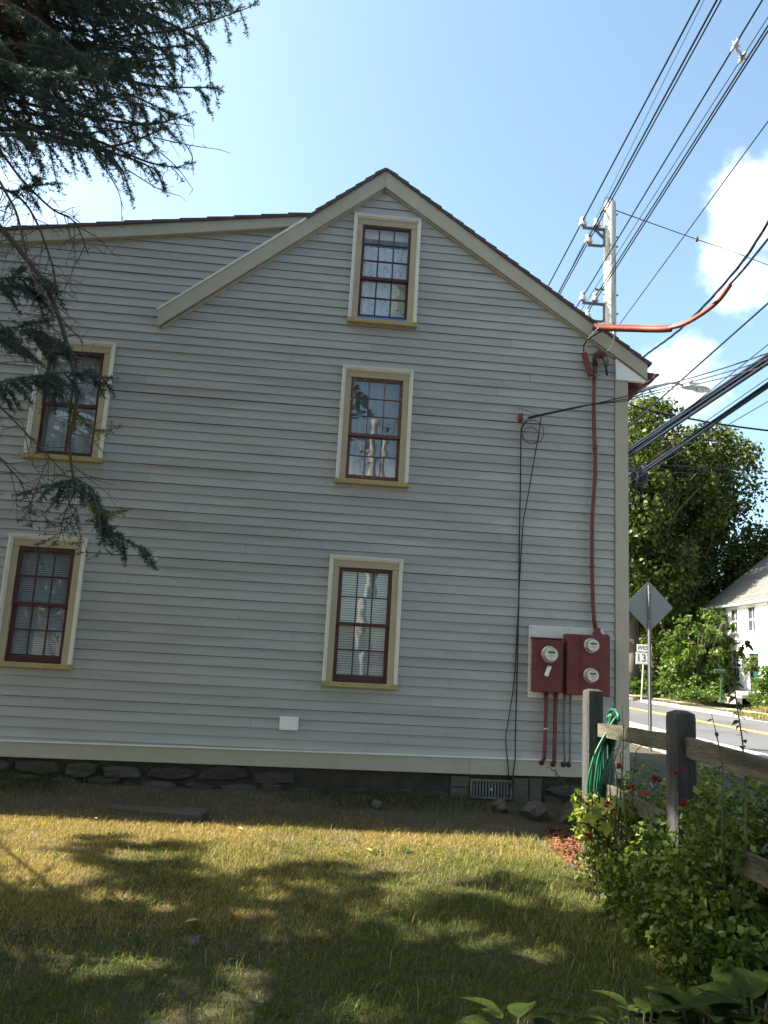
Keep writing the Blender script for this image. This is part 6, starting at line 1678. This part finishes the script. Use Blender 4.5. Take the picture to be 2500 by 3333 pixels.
sparse = [[(-1.65, 5.3, 2.68), (-1.63, 5.3, 2.53), (-1.57, 5.3, 2.41), (-1.48, 5.3, 2.23)], [(-1.7, 5.3, 2.65), (-1.74, 5.3, 2.52), (-1.82, 5.3, 2.42)], [(-1.6, 5.3, 2.62), (-1.65, 5.3, 2.46), (-1.68, 5.3, 2.28), (-1.85, 5.3, 2.18)],
          [(-1.44, 5.1, 2.59), (-1.38, 5.1, 2.45), (-1.35, 5.1, 2.3), (-1.31, 5.1, 2.22)], [(-1.85, 5.3, 2.6), (-1.88, 5.3, 2.48), (-1.84, 5.3, 2.36)], [(-1.55, 5.2, 2.5), (-1.6, 5.2, 2.36), (-1.72, 5.2, 2.26)]]
for P_ in sparse:
    q = polyline(P_, 5); TW.tube([tuple(p) for p in q], [0.0045 - 0.003 * k / (len(q) - 1) for k in range(len(q))], 5)
    for k in range(1, len(q)):
        d = rng.normal(size=3) * [1, 1, 0.5] + [0, 0, -0.5]; d /= np.linalg.norm(d); e = q[k] + d * rng.uniform(0.05, 0.12)
        TW.tube([tuple(q[k]), tuple(e)], [0.0026, 0.0015], 4)
        if rng.random() < 0.8: SH.append((e - d * 0.05, d, 0.07, 0))
# the rest of the crown, out of the picture to the left, in whorls round the trunk
for k in range(118):
    z = 1.9 + 9.0 * (k / 118.0); a = k * 2.39996 + rng.uniform(-0.3, 0.3)
    R_ = (3.0 * (1 - (z - 1.9) / 9.8) + 0.35) * rng.uniform(0.75, 1.05)
    dx, dy = math.cos(a), math.sin(a)
    # keep clear of the view: branches towards the picture stop short
    lim = 2.0 if dx > 0.3 else R_
    R_ = min(R_, lim)
    P_ = [(TX, TY, z + 0.2), (TX + dx * R_ * 0.4, TY + dy * R_ * 0.4, z + 0.15), (TX + dx * R_ * 0.8, TY + dy * R_ * 0.8, z - 0.10), (TX + dx * R_, TY + dy * R_, z - 0.05)]
    q = polyline(P_, 5); TW.tube([tuple(p) for p in q], [0.024 - 0.02 * j / (len(q) - 1) for j in range(len(q))], 5)
    spray(q, 0.55, 0.3, 7, 0.15, True, 0, False)
tag(TW.build('twigs', M_TWIG, spr), kind='stuff')
# needles
S_p = np.array([s[0] for s in SH]); S_d = unit(np.array([s[1] for s in SH])); S_l = np.array([s[2] for s in SH]); S_b = np.array([s[3] for s in SH], float)
near = S_p[:, 0] > -2.9
cnt = np.where(near, np.clip((S_l * 340).astype(int), 14, 44), np.clip((S_l * 150).astype(int), 8, 22))
cnt = np.where(near | out_of_gaps(S_p + S_d * 0.08), cnt, 0)
ri = np.repeat(np.arange(len(SH)), cnt); n_ = len(ri)
tt_ = rng.random(n_); base = S_p[ri] + S_d[ri] * (S_l[ri] * tt_)[:, None]
perp = unit(np.cross(S_d[ri], rng.normal(size=(n_, 3)))); nd = unit(S_d[ri] * rng.uniform(0.15, 0.75, (n_, 1)) + perp + np.array([0, 0, 0.12]))
nl_ = np.where(near[ri], 0.026, 0.034) * rng.uniform(0.75, 1.2, n_); wv = unit(np.cross(nd, rng.normal(size=(n_, 3)))) * np.where(near[ri], 0.0028, 0.005)[:, None]
v = np.stack([base - wv, base + wv, base + nd * nl_[:, None]], 1).reshape(-1, 3)
c_ = np.where((S_b[ri] > 0)[:, None], np.array([0.17, 0.17, 0.035]), np.where((rng.random(n_) < 0.3)[:, None], np.array([0.058, 0.105, 0.105]), np.array([0.044, 0.074, 0.066]))) * (0.7 + 0.6 * rng.random((n_, 1)))  # yellow tufts: sunlight on the tips put into the needle colour
rust = vnoise(S_p[:, 0], S_p[:, 2], 61, 2.2)[ri]
c_ = np.where(((rust > 0.60) & (S_p[ri][:, 2] > 4.8) & (rng.random(n_) < 0.5))[:, None], np.array([0.10, 0.05, 0.03]), c_)
tag(np_mesh('crown', v, 3, np.arange(3 * n_), M_NEEDLE, np.repeat(c_, 3, axis=0), spr), kind='stuff')
print('needles', n_, 'shoots', len(SH))
